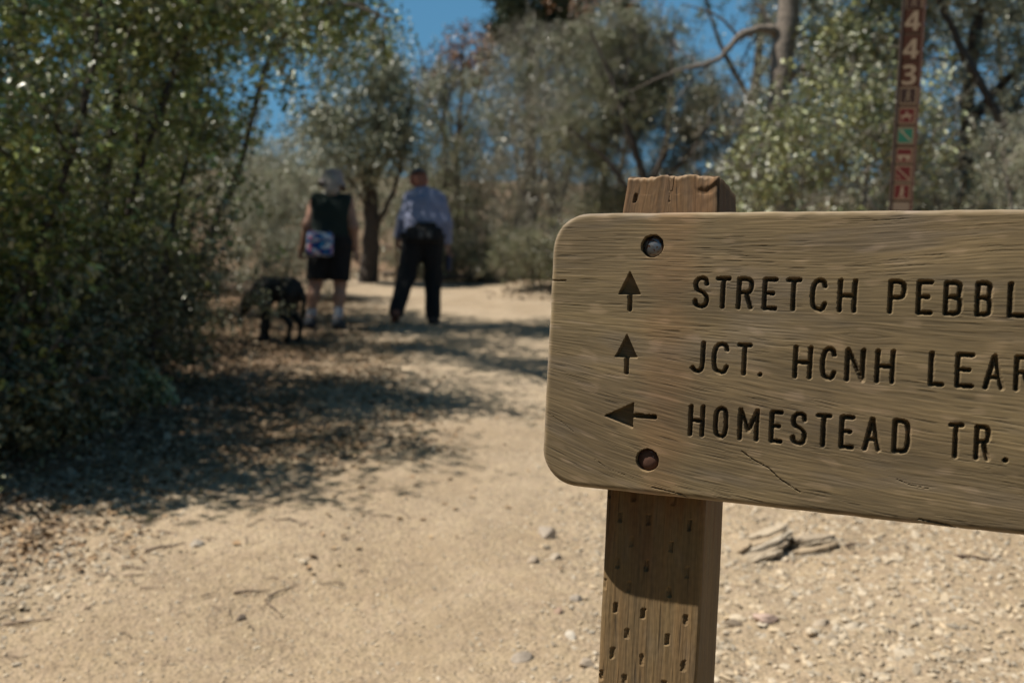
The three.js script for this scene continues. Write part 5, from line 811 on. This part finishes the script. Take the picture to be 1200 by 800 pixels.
// ---------------------------------------------------------------- single stones
const STONES = [
  [0.152, -3.27, 0.042, 0.034, 0.036, [0.56, 0.47, 0.38], 'pale triangular stone left of the sign post'], [0.10, -3.02, 0.028, 0.016, 0.024, [0.46, 0.37, 0.28], 'flat tan stone just below the pale triangular one'],
  [0.175, -3.06, 0.024, 0.017, 0.022, [0.48, 0.40, 0.31], 'small round stone beside the flat tan one, toward the post'], [0.225, -2.72, 0.022, 0.014, 0.018, [0.40, 0.34, 0.28], 'grey chip with a dark side close left of the post'],
  [0.165, -2.62, 0.020, 0.009, 0.014, [0.38, 0.26, 0.19], 'reddish flake left of the post'], [0.195, -2.48, 0.016, 0.010, 0.028, [0.55, 0.49, 0.41], 'narrow whitish stone standing left of the post'],
  [0.06, -2.36, 0.036, 0.016, 0.020, [0.42, 0.35, 0.28], 'long slanted stone with a dark shadow below the sign corner'], [0.225, -2.33, 0.024, 0.014, 0.018, [0.42, 0.34, 0.26], 'brown stone at the foot of the post on its left'],
  [0.775, -2.62, 0.046, 0.020, 0.034, [0.52, 0.38, 0.31], 'pinkish flat stone right of the post'], [0.68, -2.60, 0.030, 0.016, 0.020, [0.22, 0.17, 0.12], 'dark stone between the post and the pinkish one'],
  [0.925, -2.57, 0.032, 0.012, 0.014, [0.50, 0.41, 0.31], 'left of two thin tan slabs right of the post'], [1.01, -2.56, 0.034, 0.014, 0.022, [0.50, 0.42, 0.32], 'right of two thin tan slabs right of the post'],
  [0.93, -2.48, 0.026, 0.009, 0.012, [0.37, 0.30, 0.22], 'thin sliver of stone below the tan slabs'], [0.50, -1.98, 0.02, 0.014, 0.016, [0.52, 0.45, 0.35], 'pale stone near the bottom edge right of the post'],
  [-1.05, -3.05, 0.030, 0.018, 0.02, [0.44, 0.38, 0.31], 'white stone on the gravel at lower left'], [-0.75, -2.55, 0.018, 0.012, 0.014, [0.17, 0.13, 0.10], 'small dark stone on the bare trail at lower left'],
];
STONES.forEach(([x, z, a, b, c, rgb, label], k) => {
  const g = rockGeo(100 + k * 7, 3, a, b, c, 11), o = part('stone', g, stoneMat(...rgb), scene); tag(o, label, 'stone');
  o.position.set(x, sh(x, z) + b * 0.25, z); o.rotation.set(0.25 + 0.15 * Math.sin(k * 3), k * 1.3 % 0.9, 0.2 * Math.cos(k * 5));
});
// a weathered ledge breaking through the ground right of the post
{
  const x0 = 1.03, z0 = -3.24, L = thing('rock_ledge', 'layered grey-brown rock ledge breaking through the dirt right of the post', 'rock', [x0, sh(x0, z0) - 0.010, z0]); L.rotation.set(0.06, 0.1, 0);
  const plate = (seed, w, h, d) => {
    const g = new THREE.BoxGeometry(w, h *= 1.25, d, 22, 3, 14), q = g.attributes.position;
    for (let i = 0; i < q.count; i++) {
      let x = q.getX(i), y = q.getY(i), z = q.getZ(i); const ex = x / w * 2, ez = z / d * 2;
      const c = 1 - 0.22 * Math.pow(Math.abs(ex * ez), 2) + 0.20 * N3(ex * 2.2 + seed, ez * 2.2, seed) + 0.04 * N3(ex * 6 + seed, y * 40, ez * 6);
      x *= c; z *= c; y += h * 0.4 * N3(ex * 1.6, seed, ez * 1.6) + h * 0.22 * N3(ex * 5, seed + 3, ez * 5); y *= 1 - 0.5 * Math.pow(Math.max(Math.abs(ex), Math.abs(ez)), 6);
      q.setXYZ(i, x, y, z);
    }
    const o = g.toNonIndexed(); o.computeVertexNormals(); return o;
  };
  [[-0.13, 0.000, 0.055, 0.17, 0.016, 0.09, 0.30, -0.10], [-0.105, 0.016, 0.040, 0.19, 0.011, 0.09, 0.36, -0.16], [-0.085, 0.033, 0.005, 0.20, 0.016, 0.10, 0.38, -0.2], [-0.075, 0.046, -0.012, 0.15, 0.010, 0.09, 0.40, -0.22], [-0.055, 0.060, -0.045, 0.15, 0.015, 0.10, 0.36, -0.25],
   [0.055, -0.004, 0.065, 0.20, 0.015, 0.09, 0.20, -0.08], [0.065, 0.009, 0.040, 0.16, 0.010, 0.09, 0.24, -0.14], [0.075, 0.022, 0.030, 0.20, 0.014, 0.10, 0.22, -0.18], [0.085, 0.035, 0.000, 0.15, 0.010, 0.09, 0.16, -0.2], [0.095, 0.046, -0.015, 0.17, 0.014, 0.10, 0.10, -0.22], [0.15, 0.012, 0.02, 0.10, 0.013, 0.08, -0.18, -0.1], [-0.18, 0.012, 0.0, 0.09, 0.014, 0.08, 0.55, -0.1]].forEach(([x, y, z, a, b, c, t, w], k) => {
    const o = part('rock_layer', plate(k * 3.7 + 1, a, b, c), stoneMat(...[[0.50, 0.41, 0.30], [0.40, 0.32, 0.23], [0.46, 0.39, 0.30], [0.43, 0.33, 0.22]][k % 4]), L); o.position.set(x, y, z); o.rotation.set(w, 0.12 * Math.sin(k * 2.3), t);
  });
}
// bits of dead wood on the dirt
for (const [x, z, len, turn, label] of [[1.25, -3.2, 0.06, 0.4, 'small dark bit of wood on the dirt under the sign'], [1.62, -3.05, 0.13, -0.5, 'thin grey stick at the right edge under the sign'], [0.60, -2.95, 0.05, 0.2, 'reddish stub of wood touching the right side of the post in view']]) {
  const T = new Tubes(), p = curve([V(-len / 2, 0, 0), V(-len / 6, 0.008, 0.006), V(len / 4, 0.004, -0.006), V(len / 2, 0.01, 0.004)], 8); T.tube(p, p.map((_, k) => 0.006 * (1 - k / 14)), 6);
  const o = part('wood_chip', T.geo(), BARK.red, scene); tag(o, label, 'stick'); o.position.set(x, sh(x, z) + 0.006, z); o.rotation.y = turn;
}
renderer.render(scene, camera);
